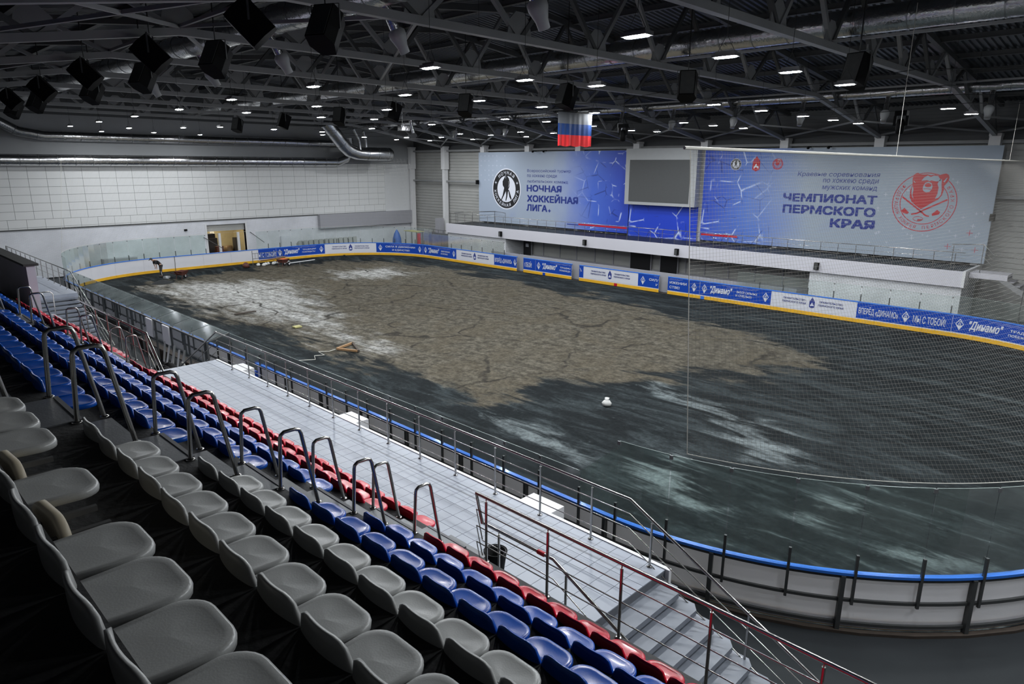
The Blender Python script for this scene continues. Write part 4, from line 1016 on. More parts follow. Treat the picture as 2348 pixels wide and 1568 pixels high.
for ri, (key, grp) in enumerate(groupby(LAMPS, key=lambda p: round(p[0]/6))):
    for k, (x, y) in enumerate(sorted(grp, key=lambda p: p[1])):
        t = thing('high_bay_lamp', f'lit white ceiling lamp, {ORD[ri]} line from the camera, {ORD[k]} from the stand side', 'lamp', (x, y, 10.9), 'lit high bay lamps')
        inst('lamp_housing', hsm, t); inst('lamp_diffuser', dfm, t, label='glowing diffuser'); inst('lamp_cable', cbm, t); inst('drop_rod', rdm, t, (0, 0, .45)).scale = (1, 1, roofz(y)-11.35)

# ------------------------------------------------------------------ loudspeakers
sp = MB()
hexp = [(-.30, -.38), (.30, -.38), (.38, 0), (.22, .38), (-.22, .38), (-.38, 0)]
v = [(x, y, z) for z in (-.5, .5) for x, y in hexp]
sp.add(v, [(5, 4, 3, 2, 1, 0), (6, 7, 8, 9, 10, 11)]+[(k, (k+1) % 6, 6+(k+1) % 6, 6+k) for k in range(6)])
spm = sp.mesh('speaker_cabinet', M['black'])
gr = MB(); gr.box(-.27, .27, -.40, -.378, -.46, .46); grm = gr.mesh('speaker_grille', M['darksteel'])
bkm = MB()
bkm.bar((-.42, 0, 0), (-.42, 0, .62), .05, .02); bkm.bar((.42, 0, 0), (.42, 0, .62), .05, .02); bkm.bar((-.42, 0, .62), (.42, 0, .62), .05, .02); bkm.tube([(0, 0, .62), (0, 0, 1.1)], .02, 6)
bkm = bkm.mesh('speaker_bracket', M['darksteel'])
def speaker(x, y, z, tilt, yaw, label, s=1.0, grp='loudspeakers'):
    t = thing('loudspeaker', label, 'speaker', (x, y, z), grp, rotz=yaw)
    for nm, me in (('speaker_cabinet', spm), ('speaker_grille', grm)):
        o = inst(nm, me, t, (0, 0, 0), (tilt, 0, 0)); o.scale = (s, s, s)
    inst('speaker_bracket', bkm, t).scale = (s, s, s); inst('drop_rod', rdm, t, (0, 0, .9)).scale = (3, 3, roofz(y)-z-.9)
for k, x in enumerate((51.9, 46.2, 40.6, 34.3, 28.4, 23.0, 16.1, 9.0)):
    speaker(x, 11.2+.1*k, 11.35, -.35, PI*.0+.5 if k % 2 else -.2, f'black loudspeaker over the middle of the rink, {ORD[k]} from the camera', .88, 'black loudspeakers over the rink')
for k, (x, y) in enumerate(((45.5, -4.3), (39.6, -4.2), (33.7, -4.2), (27.2, -4.0), (21.0, -3.9))):
    speaker(x, y, 11.4, .75, -.55, f'tilted black loudspeaker above the stand, upper row, {ORD[k]} from the camera', .78, 'black loudspeakers above the stand')
for k, (x, y) in enumerate(((46.2, -3.0), (40.3, -2.8), (34.4, -2.7), (28.0, -2.5), (20.5, -2.8), (14.5, -2.6))):
    speaker(x, y, 11.35, -.55, .45, f'tilted black loudspeaker above the stand, lower row, {ORD[k]} from the camera', .78, 'black loudspeakers above the stand')
for (x, y, z), lb in (((39, 17.6, 10.2), 'black moving stage light hanging beside the flag'), ((51.5, 17.3, 10.2), 'black moving stage light hanging above the right half of the banner')):
    t = thing('stage_light', lb, 'stage light', (x, y, z))
    MB().box(x-.2, x+.2, y-.14, y+.14, z+.25, z+.42).build('light_base', M['black'], t)
    m = MB(); m.bar((x-.2, y, z+.25), (x-.2, y, z-.1), .06, .1); m.bar((x+.2, y, z+.25), (x+.2, y, z-.1), .06, .1); m.build('light_yoke', M['black'], t)
    MB().lathe([(0, -.4), (.13, -.38), (.16, -.1), (.12, .12), (0, .16)], 12, (x, y, z)).build('light_head', M['black'], t)
    MB().tube([(x, y, z+.42), (x, y, roofz(y)-.2)], .015, 6).build('light_drop_rod', M['cable'], t)
t = thing('tool_hoist', 'small bright metal hoist hanging under the far trusses', 'hoist', (25.5, 14.5, 10.6))
m = MB(); m.box(25.2, 25.6, 14.2, 14.8, 10.6, 10.95); m.tube([(25.4, 15.2, 10.5), (25.4, 15.0, 11.2)], .1, 8); m.tube([(25.4, 14.4, 10.95), (25.4, 14.4, 14.4)], .02, 6); m.build('hoist_body', M['foil'], t)

# ------------------------------------------------------------------ ducts
def duct(name, label, pts, r, mt='foil', n=20, rib=1.2):
    t = thing(name, label, 'duct', pts[0]); MB().tube(pts, r, n).build('duct_tube', M[mt], t)
    m = MB()
    for a, b in zip(pts[:-1], pts[1:]):
        a, b = Vector(a), Vector(b); L = (b-a).length; d = (b-a)/L; k = rib
        while k < L: m.tube([a+d*(k-.02), a+d*(k+.02)], r+.012, n); k += rib
    if m.v: m.build('duct_clamps', M['foildark'], t, kind='stuff')
    return t
duct('air_duct', 'thick silver duct running lengthwise over the middle of the rink', [(-2.5, 12.7, 13.0), (64, 12.7, 13.0)], .40)
duct('air_duct', 'silver duct running lengthwise above the far boards', [(-2.5, 28.6, 12.35), (64, 28.6, 12.35)], .27)
duct('air_duct', 'thick silver duct running lengthwise above the stand edge', [(0, -.6, 12.75), (50, -.6, 12.75)], .40)
duct('wall_duct', 'shiny silver duct across the end wall just above the panels', [(-2.45, -14, 8.86), (-2.45, 27.0, 8.86), (-2.45, 28.0, 9.2), (-2.45, 28.5, 10.0), (-2.45, 28.5, 11.2)], .43)
duct('wall_duct', 'upper silver duct across the end wall, turning up at its left end', [(-2.4, -1.5, 12.4), (-2.4, -.6, 11.6), (-2.4, .6, 10.9), (-2.4, 2.2, 10.62), (-2.4, 27.0, 10.62)], .36)
elb = duct('elbow_duct', 'bright fat silver elbow duct coming down from the roof by the far corner', [(2.0, 23.2, 12.4), (1.6, 24.4, 11.4), (1.2, 25.5, 10.45), (1.0, 26.2, 9.98), (.8, 27.2, 9.72), (.7, 28.4, 9.66), (.6, 31.2, 9.66)], .62)
m = MB(); m.lathe([(0, -.42), (.25, -.38), (.48, -.24), (.6, -.05), (.62, .06)], 20, (0, 0, 0)); m2 = MB(); m2.add([(.6+y_, 31.2-z_, 9.66+x_) for x_, y_, z_ in m.v], m.f, True); m2.build('duct_end_cap', M['foil'], elb)
MB().tube([(.4, 28.6, 10.0), (.4, 28.6, 10.9), (.6, 28.2, 11.8)], .14, 10).build('branch_duct', M['foil'], elb)
MB().tube([(1.2, 27.4, 10.0), (1.2, 27.3, 10.9), (1.4, 26.6, 11.9)], .12, 10).build('branch_duct', M['foil'], elb)
nz = MB(); nz.tube([(0, 0, .35), (0, 0, -.35)], .13, 12); nzm = nz.mesh('nozzle_pipe', M['foil'])
ng = MB(); ng.lathe([(.14, .0), (.22, -.08), (.22, -.2), (.14, -.45), (.13, -.62), (.0, -.62)], 16); ngm = ng.mesh('nozzle_cone', M['screenfr'])
def nozzle(x, y, z, tilt, label, g):
    t = thing('air_nozzle', label, 'air nozzle', (x, y, z), g)
    inst('nozzle_pipe', nzm, t, (0, 0, 0), (tilt, 0, 0)); inst('nozzle_cone', ngm, t, (0, math.sin(tilt)*.3, -math.cos(tilt)*.3), (tilt, 0, 0))
for k, x in enumerate((52, 47.5, 43.2, 39.2, 35, 31, 26.5, 20, 14)):
    nozzle(x, 28.6-.1, 11.73, -.25, f'pale air nozzle hanging under the far duct, {ORD[k]} from the right', 'air nozzles under the far duct')
for k, (x, y) in enumerate(((49.2, .4), (44.4, .35), (38.4, .3), (33, .3), (27, .3))):
    nozzle(x, y-.42, 12.25, .5, f'pale air nozzle on the duct above the stand edge, {ORD[k]} from the camera', 'air nozzles above the stand edge')

# black service cables slung under the roof
for k, (z, y0, y1) in enumerate(((11.9, 16, 33), (11.7, 20, 34), (11.5, 22, 35), (11.3, 24, 35.5))):
    pts = [(62-60*i/24, y0+(y1-y0)*.15*i/24, z-.25*math.sin(PI*(i % 4)/4)) for i in range(25)]
    MB().tube(pts, .012, 5).build('service_cable', M['cable'], label=f'thin black cable slung lengthwise under the trusses over the far side, {ORD[k]} from the top', category='cable', group='slung cables')

# ------------------------------------------------------------------ nets
def net(name, label, top, bot, nu, nv, sag, r, mt='net', edge=.008):
    """ruled net between two curves top(s), bot(s), s in 0..1"""
    t = thing(name, label, 'net', top(0))
    def P(u, v):
        a, b = Vector(top(u)), Vector(bot(u)); p = a.lerp(b, v); p.z -= sag*math.sin(PI*v)*.3; p.x += .018*math.sin(u*60)*math.sin(PI*v); return p
    def line(pts, rad):
        m = MBN; 
        n0 = len(m.v)
        for i, p in enumerate(pts):
            d = (pts[min(i+1, len(pts)-1)]-pts[max(i-1, 0)]).normalized(); a = d.cross(Vector((.3, .8, .5))).normalized(); b = d.cross(a)
            for k in range(3): m.v.append(tuple(p+(a*math.cos(2.094*k)+b*math.sin(2.094*k))*rad))
        for i in range(len(pts)-1):
            for k in range(3): m.f.append((n0+i*3+k, n0+i*3+(k+1) % 3, n0+i*3+3+(k+1) % 3, n0+i*3+3+k)); m.sm.append(True)
    MBN = MB()
    for i in range(nu+1):
        u = i/nu; line([P(u, j/10) for j in range(11)], r)
    for j in range(1, nv):
        v_ = j/nv; line([P(i/90, v_) for i in range(91)], r)
    MBN.build('net_mesh', M[mt], t, kind='stuff')
    m = MB(); m.tube([P(i/90, 1) for i in range(91)], edge, 5); m.tube([P(0, j/10) for j in range(11)], edge, 5); m.build('net_border', M['rope'], t)
    return t
NTOP = 8.92
def ntop(u): return (53.45, -.55+u*33, NTOP)
def nbot(u):
    x, y = OUT(44.9+u*26, .0); return (x, y, 3.10)
nt_ = net('safety_net', 'cream safety net hanging behind the near goal end, above the glass', ntop, nbot, 330, 88, .1, .0019)
MB().tube([(53.45, -.75, NTOP+.02), (53.45, 33, NTOP+.02)], .028, 8).build('net_pole', M['rope'], nt_, label='pale top pole of the net')
for y, tz in ((10.57, 12.9), (26.6, 11.4)):
    m = MB(); m.tube([(53.45, y, NTOP), (53.45, y, tz)], .007, 5); m.build('net_rope', M['rope'], nt_)
def ftop(u): return (4.5, 1.5+u*29, 9.0-.5*math.sin(PI*u)+.3*u)
def fbot(u):
    x, y = OUT(163.-u*37, .02); return (x, y, 2.85)
net('safety_net', 'faint far safety net with a white top rope in front of the end wall', ftop, fbot, 70, 20, .1, .0016, 'rope')

# ------------------------------------------------------------------ flag, score screen, banners
t = thing('flag', 'white, blue and red striped flag hanging from the trusses', 'flag', (40, 12.7, 9.45))
zb_, hh = 9.45, .46
for k, (mt, nm) in enumerate((('fl_r', 'red_stripe'), ('fl_b', 'blue_stripe'), ('fl_w', 'white_stripe'))):
    m = MB(); nu = 48; v = []
    for i in range(nu+1):
        for j in range(5):
            u = i/nu; z = zb_+hh*(k+j/4); amp = .014*(1-(z-zb_)/1.5)
            v.append((40+amp*math.sin(u*44)+amp*math.sin(u*23+1), 11.55+2.28*u, z+(.02*math.sin(u*21) if k == 0 and j == 0 else 0)))
    v2 = [(a+.006, b, c) for a, b, c in v]; q = len(v)
    f = [(i*5+j, i*5+j+1, i*5+6+j, i*5+5+j) for i in range(nu) for j in range(4)]
    m.add(v, f, True); m.add(v2, [tuple(reversed(p)) for p in f], True); m.build(nm, M[mt], t)
MB().tube([(40, 11.5, 10.86), (40, 13.9, 10.86)], .015, 6).build('flag_bar', M['cable'], t)
for y in (11.6, 13.8): MB().tube([(40, y, 10.86), (40, y, 12.3)], .005, 4).build('flag_wire', M['cable'], t)

t = thing('score_screen', 'large grey switched-off video screen in a pale frame on the blue banner', 'screen', (29.9, 35.5, 5.66))
MB().box(26.72, 33.04, 35.25, 35.88, 5.66, 9.95).build('screen_housing', M['screenfr'], t)
m = MB()
m.box(27.12, 32.52, 35.225, 35.25, 5.9, 9.1)
m.build('screen_surface', M['screen'], t, label='dark grey screen surface')
BAN = {'left': banner_material('banner_left', (.36, .42, .52), (.06, .14, .62), (.02, .06, .50), 9.5, 18.2, False),
       'centre': banner_material('banner_centre', (.02, .09, .66), (.015, .07, .60), (.01, .05, .55), -9, 3, False, .0),
       'right': banner_material('banner_right', (.34, .40, .48), (.10, .20, .60), (.03, .08, .52), 8.5, -.5, True)}
def flatbox(x0, x1, z0, z1, y=35.93): return MB().box(x0, x1, y, y+.03, z0, z1)
def banner(nm, x0, x1, z0, z1, lb):
    t = thing('wall_banner', lb, 'banner', (x0, 35.9, z0)); flatbox(x0, x1, z0, z1).build('banner_cloth', BAN[nm], t); return t
YB_ = 35.925
bf = lambda u, v, t_: (u, YB_-t_, v)
tL = banner('left', 8.75, 26.68, 3.25, 9.84, 'huge pale blue banner left of the screen with a round black hockey emblem')
tC = banner('centre', 26.75, 33.0, 3.0, 5.75, 'saturated blue creased banner under the screen')
tR = banner('right', 33.3, 51.55, 3.25, 9.84, 'huge pale blue banner right of the screen with a red bear emblem')
m = MB()
put_text(m, 'Всероссийский турнир', 15.3, 7.98, 5.2, .33, bf); put_text(m, 'по хоккею среди', 15.3, 7.52, 3.6, .31, bf); put_text(m, 'любительских команд', 15.3, 7.06, 4.9, .31, bf)
m.build('lettering', M['printnavy'], tL)
m = MB()
put_text(m, 'НОЧНАЯ', 15.3, 6.33, 4.15, .55, bf, .03); put_text(m, 'ХОККЕЙНАЯ', 15.35, 5.40, 6.0, .72, bf, .03); put_text(m, 'ЛИГА', 15.3, 4.58, 2.5, .55, bf, .03)
poly(m, [(18.1, 4.50), (18.17, 4.62), (18.3, 4.67), (18.17, 4.72), (18.1, 4.86), (18.03, 4.72), (17.9, 4.67), (18.03, 4.62)], bf)
m.build('lettering', M['printnavy'], tL)
def hockey_emblem(t, cx, cz, R):
    a = MB(); disc(a, cx, cz, 0, R*1.06, bf, t=.002); a.build('emblem', M['printw'], t)
    a = MB(); disc(a, cx, cz, R*.68, R, bf, t=.005); 
    S = R/1.83
    body = [(-.28, 1.05), (-.10, 1.22), (.12, 1.2), (.34, 1.0), (.45, .62), (.40, .2), (.25, -.05), (.38, -.35), (.42, -.75), (.62, -1.0), (.72, -.98), (.7, -.88), (.56, -.84), (.5, -.7), (.46, -.3), (.36, -.1), (.22, -.25), (.12, -.75), (-.02, -1.12), (-.12, -1.1), (-.02, -.6), (-.06, -.2), (-.28, -.55), (-.62, -1.05), (-.78, -1.12), (-.72, -1.0), (-.5, -.6), (-.36, -.1), (-.3, .1), (-.5, .35), (-.52, .7)]
    # split the figure in two convex-ish halves for a clean fill
    poly(a, [(cx+u*S, cz+v*S) for u, v in body], bf, .005)
    disc(a, cx-.02*S, cz+1.3*S*.93, 0, .17*S, bf, 16, .005)
    a.build('emblem', M['printblk'], t)
    a = MB(); ring_text(a, 'НОЧНАЯ', cx, cz, R*.84, math.radians(128), math.radians(52), R*.17, bf, .02, t=.009)
    ring_text(a, 'ХОККЕЙНАЯ ЛИГА', cx, cz, R*.84, math.radians(188), math.radians(352), R*.16, bf, .02, True, t=.009)
    for s in (-1, 1): poly(a, [(cx+s*R*.79+du*R, cz+R*.32+dv*R) for du, dv in ((0, -.09), (.02, -.02), (.09, 0), (.02, .02), (0, .09), (-.02, .02), (-.09, 0), (-.02, -.02))], bf, .009)
    stroke(a, [(cx+.3*S, cz+.75*S), (cx+.36*S, cz+.4*S), (cx+.25*S, cz+.2*S)], .03*S, bf, .009); stroke(a, [(cx-.1*S, cz+1.0*S), (cx-.05*S, cz+1.12*S), (cx-.1*S, cz+1.4*S)], .035*S, bf, .009)
    a.build('lettering', M['printw'], t)
hockey_emblem(tL, 12.6, 6.45, 1.80)
def bear_emblem(t, cx, cz, R, txt=True):
    k = R/405.; fn = bf
    def Q(pts): return [(cx+(x-468)*k, cz-(y-458)*k*1.10) for x, y in pts]
    a = MB(); disc(a, cx, cz, R-.035, R+.01, fn, 72); disc(a, cx, cz, R*.735, R*.735+.04, fn, 64)
    if txt:
        ring_text(a, 'ФЕДЕРАЦИЯ', cx, cz, R*.87, math.radians(143), math.radians(206), R*.115, fn, .0, True); ring_text(a, 'ХОККЕЯ', cx, cz, R*.87, math.radians(220), math.radians(258), R*.115, fn, .0, True)
        ring_text(a, 'ПЕРМСКОГО', cx, cz, R*.87, math.radians(277), math.radians(352), R*.115, fn, .0, True); ring_text(a, 'КРАЯ', cx, cz, R*.87, math.radians(7), math.radians(36), R*.115, fn, .0, True)
    a.build('emblem', M['printred'], t)
    a = MB()
    face = [(320, 95), (345, 90), (380, 110), (420, 112), (460, 108), (510, 120), (560, 108), (600, 122), (640, 108), (690, 95), (725, 112), (738, 150), (725, 200), (690, 245), (692, 300), (680, 360), (640, 420), (585, 450), (520, 495), (445, 545), (370, 500), (315, 455), (280, 400), (275, 310), (295, 240), (285, 170), (292, 120)]
    poly(a, Q(face), fn, .007)
    for s_ in (((185, 395), (430, 560), (470, 590), (520, 625), (560, 630)), ((755, 415), (470, 560), (400, 600), (330, 615))): stroke(a, Q(s_), .05*R, fn, .011)
    poly(a, Q([(200, 570), (235, 535), (300, 595), (280, 612), (220, 600)]), fn, .011); poly(a, Q([(590, 600), (650, 545), (690, 570), (680, 600), (600, 625)]), fn, .011)
    aa = Q([(425, 668)])[0]
    a.build('emblem', M['printred'], t)
    a = MB(); n = 28; c = aa
    ring = [(c[0]+.155*R*math.cos(2*PI*i/n), c[1]+.075*R*math.sin(2*PI*i/n)) for i in range(n+1)]; stroke(a, ring, .016*R, fn, .011); poly(a, [(c[0], c[1]-.01*R), (c[0]+.15*R, c[1]-.01*R), (c[0]+.13*R, c[1]-.05*R), (c[0]+.05*R, c[1]-.075*R), (c[0]-.02*R, c[1]-.07*R)], fn, .011)
    a.build('emblem', M['printred'], t)
    a = MB()
    poly(a, Q([(400, 190), (425, 150), (470, 122), (510, 142), (545, 122), (600, 128), (625, 160), (640, 185), (590, 195), (520, 182), (505, 192), (470, 180)]), fn, .013)
    poly(a, Q([(620, 175), (650, 165), (655, 230), (668, 300), (665, 360), (640, 395), (600, 410), (622, 350), (625, 270), (605, 225)]), fn, .013)
    poly(a, Q([(300, 250), (315, 300), (312, 370), (335, 415), (315, 400), (295, 345), (292, 290)]), fn, .013)
    poly(a, Q([(432, 255), (450, 215), (490, 200), (530, 215), (548, 255), (545, 290), (520, 325), (480, 332), (445, 318), (430, 290)]), fn, .013)
    poly(a, Q([(690, 205), (715, 150), (708, 145), (670, 195)]), fn, .013)
    stroke(a, Q([(300, 100+90), (325, 215)]), .02*R, fn, .013)
    a.build('emblem', BAN['right'] if False else M['bannerpale'], t)
    a = MB(); poly(a, Q([(448, 240), (465, 222), (490, 214), (520, 224), (535, 240), (525, 262), (490, 270), (460, 262)]), fn, .017); stroke(a, Q([(440, 290), (490, 288), (540, 292)]), .02*R, fn, .017)
    a.build('emblem', M['printred'], t)
M['bannerpale'] = mat('pale_banner_print', (.36, .43, .52), .5, 0, .02)
bear_emblem(tR, 48.0, 6.60, 1.72)
bear_emblem(tR, 38.8, 8.80, .36, False)
hockey_emblem(tR, 35.75, 8.78, .38)
a = MB(); poly(a, [(37.0, 9.0), (37.0, 8.42), (37.2, 8.34), (37.27, 8.30), (37.34, 8.34), (37.54, 8.42), (37.54, 9.0)], bf); poly(a, [(37.06, 9.02), (37.48, 9.02), (37.44, 9.16), (37.34, 9.22), (37.27, 9.34), (37.2, 9.22), (37.1, 9.16)], bf); a.build('emblem', M['printred'], tR)
a = MB(); poly(a, [(37.08, 8.5), (37.1, 8.62), (37.18, 8.68), (37.22, 8.8), (37.3, 8.82), (37.32, 8.68), (37.44, 8.64), (37.46, 8.5), (37.38, 8.5), (37.34, 8.58), (37.2, 8.58), (37.16, 8.5)], bf, .008); a.build('emblem', M['printw'], tR)
m = MB()
put_text(m, 'Краевые соревнования', 40.25, 7.96, 5.13, .36, bf, 0, .12); put_text(m, 'по хоккею среди', 41.95, 7.55, 3.4, .34, bf, 0, .12); put_text(m, 'мужских команд', 41.95, 7.12, 3.35, .33, bf, 0, .12)
m.build('lettering', M['printnavy'], tR)
m = MB(); put_text(m, 'ЧЕМПИОНАТ', 39.45, 6.38, 5.9, .50, bf, .035); put_text(m, 'ПЕРМСКОГО', 39.5, 5.60, 5.86, .52, bf, .035); put_text(m, 'КРАЯ', 42.75, 4.82, 2.65, .52, bf, .035); m.build('lettering', M['printnavy'], tR)
random.seed(5)
def spark(mb, x, z, r): 
    for d in ((r, r*.08), (r*.08, r)): poly(mb, [(x-d[0], z-d[1]), (x+d[0], z-d[1]), (x+d[0], z+d[1]), (x-d[0], z+d[1])], bf, .003)
m = MB()
for i in range(7):
    for j in range(6):
        if random.random() < .8: spark(m, 9.1+i*.55, 9.5-j*.45, .10)
m.build('spark_print', M['printw'], tL, kind='stuff')
m = MB()
for i in range(34): spark(m, random.uniform(45.2, 51.2), random.uniform(3.9, 6.2) if i % 3 else random.uniform(4, 8), random.uniform(.06, .13))
m.build('spark_print', M['printw'], tR, kind='stuff')
m = MB()
for x, z in ((50.6, 4.95), (49.6, 4.1), (51.0, 4.0)): spark(m, x, z, .16)
m.build('spark_print', M['printred'], tR, kind='stuff')
for t, a, b, nm in ((tL, 21.5, 26.6, 'l'), (tR, 33.4, 36.3, 'r')):
    MB().box(a, b, YB_-.004, YB_, 3.60, 3.74).build('stripe_print', M['printred'], t); 
MB().box(20.2, 21.5, YB_-.004, YB_, 3.58, 3.66).build('stripe_print', M['printnavy'], tL)
for x, z, lb in ((8.7, 7.0, 'small dark box on the left edge of the big banner'), (51.6, 5.9, 'small dark box on the right edge of the big banner')):
    MB().box(x-.12, x+.12, 35.65, 35.9, z-.2, z+.2).build('wall_speaker', M['black'], label=lb, category='speaker')
for k, x in enumerate((16.3, 17.6, 40.9, 42.2)):
    m = MB(); m.box(x-.04, x+.04, 35.5, 36, 9.86, 9.92); m.lathe([(0, -.12), (.09, -.08), (.1, 0), (0, .02)], 10, (x, 35.55, 9.86)); m.build('camera_dome', M['black'], label=f'small dark camera on the top edge of the big banners, {ORD[k]} from the left', category='camera')

# ------------------------------------------------------------------ things at the far corner behind the boards
t = thing('tarp_bundle', 'blue tarpaulin bundle with a pointed top behind the far corner boards', 'bundle', (2.5, 32.2, 0))
MB().lathe([(.45, 0), (.5, .6), (.45, 1.2), (.3, 1.7), (.12, 2.0), (.0, 2.15)], 10, (.8, 31.6, 0)).build('tarp_cover', M['tarp'], t)
t = thing('work_table', 'yellow topped table behind the far corner boards', 'table', (2.5, 33, 0)); MB().box(1.2, 3.4, 32.2, 33.2, 1.95, 2.02).build('table_top', M['ytop'], t)
for x in (1.4, 3.2):
    for y in (32.3, 33.1): MB().bar((x, y, 0), (x, y, 1.95), .05, .05).build('leg', M['zinc'], t)
MB().box(3.7, 3.95, 32.0, 32.25, 0, 1.9).build('red_post', M['printred'], label='short red post beside the yellow table in the far corner', category='post')
MB().box(2.6, 3.3, 35.3, 35.9, 0, 3.2).build('electric_cabinet', M['greypl'], label='grey cabinet standing in the far corner', category='cabinet')
t = thing('sheet_fence', 'grey sheet metal barrier fence with a top rail in the far corner', 'fence', (5.5, 33.6, 0))
for k in range(5): MB().box(4.1+k*.76, 4.82+k*.76, 33.2, 33.24, .1, 2.0).build('fence_sheet', M['zinc'], t)
m = MB(); m.tube([(4.1, 33.2, 2.3), (7.9, 33.2, 2.3)], .03, 6)
for k in range(6): m.tube([(4.1+k*.76, 33.2, 0), (4.1+k*.76, 33.2, 2.3)], .03, 6)
m.build('fence_frame', M['zinc'], t)
for k in range(12): 
    m = MB(); x, y = -1.1, 21.4+k*.55; m.add([(x-.4, y, 0), (x+.3, y, 0), (x+.3, y+.42, 0), (x-.4, y+.42, 0), (x-.35, y, 1.25), (x+.1, y, 1.55), (x+.1, y+.42, 1.55), (x-.35, y+.42, 1.25)], [(3, 2, 1, 0), (4, 5, 6, 7), (0, 1, 5, 4), (1, 2, 6, 5), (2, 3, 7, 6), (3, 0, 4, 7)])
    m.build('stacked_seat', M['sandwich'], label=f'grey covered seat standing behind the end boards, {ORD[k]} from the left', category='seat', group='covered seats behind the end boards')
MB().box(-2.95, -2.8, 20.6, 21.5, .3, 1.9).build('wall_cabinet', M['adwhite'], label='small white cabinet on the end wall right of the doorway', category='cabinet')
MB().box(-2.95, -2.4, 5.0, 7.5, 0, 1.1).build('wall_counter', M['greypl'], label='low grey block at the foot of the end wall behind the curved glass', category='block')

# ------------------------------------------------------------------ work gear on the sand
def wheel(mb, c, r, w_): mb.tube([(c[0], c[1]-w_/2, c[2]), (c[0], c[1]+w_/2, c[2])], r, 14)
def barrow(name, x, y, rot, label, tray, fr, two=True):
    t = thing(name, label, 'wheelbarrow', (x, y, 0)); t.rotation_euler = (0, 0, rot)
    def bld(mb, nm, mt): o = bpy.data.objects.new(nm, mb.mesh(nm, M[mt])); COL.objects.link(o); o.parent = t
    m = MB(); v = [(-.3, -.22, .32), (.3, -.22, .32), (.3, .22, .32), (-.3, .22, .32), (-.45, -.34, .62), (.5, -.34, .62), (.5, .34, .62), (-.45, .34, .62)]
    m.add(v, [(3, 2, 1, 0), (0, 1, 5, 4), (1, 2, 6, 5), (2, 3, 7, 6), (3, 0, 4, 7), (0, 1, 2, 3)]); bld(m, 'tray', tray)
    for y_ in ((-.26, .26) if two else (0,)):
        m = MB(); wheel(m, (.45, y_, .18), .19, .07); bld(m, 'wheel', 'printblk'); m = MB(); wheel(m, (.45, y_, .18), .09, .09); bld(m, 'hub', 'white')
    for s in (-.24, .24):
        m = MB(); m.tube([(.45, s, .2), (-.2, s, .34), (-.95, s, .62)], .02, 6); bld(m, 'handle', fr); m = MB(); m.tube([(-.25, s, .34), (-.35, s, .0)], .02, 6); bld(m, 'leg', fr)
    return t
barrow('wheelbarrow', 3.6, 17.3, 1.9, 'rusty two-wheeled barrow beside the white sacks on the far sand', 'rust', 'rust')
barrow('wheelbarrow', 4.6, 8.35, 2.2, 'wheelbarrow with reddish frame beside the bending worker', 'rust', 'rust', False)
m = MB()
m.add([(3.45, 17.0, .62), (3.9, 17.2, .62), (3.8, 17.7, .62), (3.4, 17.5, .62), (3.6, 17.35, .70)], [(0, 1, 4), (1, 2, 4), (2, 3, 4), (3, 0, 4)]); m.build('orange_gloves', M['orange'], label='orange cloth lying in the two-wheeled barrow', category='cloth')
def bar_thing(name, p, q, w_, h_, mt, label, cat): return MB().bar(p, q, w_, h_).build(name, M[mt], label=label, category=cat)
bar_thing('plank', (4.2, 17.6, .3), (4.1, 20.1, .36), .12, .05, 'white', 'long white board propped beside the rusty barrow', 'board')
bar_thing('plank_prop', (4.15, 18.6, 0), (4.15, 18.6, .28), .05, .05, 'zinc', 'short prop under the long white board', 'prop')
t = thing('crowd_barrier', 'low metal barrier frame standing before the blue advert strip', 'barrier', (1.2, 16.6, 0))
m = MB(); m.tube([(1.2, 15.7, 0), (1.2, 15.7, 1.25)], .03, 6); m.tube([(1.2, 15.7, 1.0), (1.2, 18.5, 1.0)], .025, 6); m.tube([(1.2, 15.7, .55), (1.2, 18.5, .55)], .025, 6); m.tube([(1.2, 18.5, 0), (1.2, 18.5, 1.0)], .03, 6)
for k in range(9): m.tube([(1.2, 15.95+k*.28, .55), (1.2, 15.95+k*.28, 1.0)], .014, 5)
m.build('frame_bars', M['zinc'], t)
for k, (y, z) in enumerate(((15.9, .38), (16.1, .44), (15.8, .50))):
    bar_thing('timber_plank', (1.75+.12*k, y, z-.05), (1.9+.12*k, y+2.5, z+.12), .12, .04, 'wood', f'raw timber plank lying across the trestle by the sacks, {ORD[k]} from the bottom', 'plank')
random.seed(11)
for k in range(9):
    x, y = 2.0+random.uniform(-.2, .5), 15.75+k*.33; r = random.uniform(.12, .145)
    m = MB(); pr = [(0, 0), (r, .03), (r*1.15, .12), (r*.8, .22), (0, .27)]; m.lathe(pr, 9, (x, y, 0)); 
    m.v = [(a+.03*math.sin(b*19), b+.04*math.sin(a*23+c*9), c) for a, b, c in m.v]
    m.build('sand_sack', M['sack'], label=f'white sack on the far sand under the planks, {ORD[k]} from the left', category='sack', group='white sacks by the barrow')
MB().lathe([(0, 0), (.32, .02), (.3, .25), (.12, .42), (0, .45)], 8, (2.2, 14.6, 0)).build('rust_bucket', M['rust'], label='rusty lump of scrap beside the yellow strip of the end boards', category='scrap')
t = thing('shovel', 'shovel standing upright in the sand beside the barrow', 'shovel', (2.9, 8.55, 0)); MB().tube([(2.9, 8.55, .1), (2.85, 8.6, 1.55)], .022, 6).build('shaft', M['wooddk'], t); MB().box(2.75, 3.05, 8.53, 8.56, -.03, .3).build('blade', M['zinc'], t)
m = MB(); m.lathe([(.28, 0), (.26, .16), (.1, .2), (0, .2)], 10, (3.6, 7.6, 0)); m.build('basin', M['zinc'], label='small upturned metal basin on the sand by the shovel', category='basin')
bar_thing('timber_plank', (20.3, 5.5, .04), (20.45, 6.75, .07), .16, .06, 'wooddk', 'short dark timber lying alone on the pale sand', 'plank')
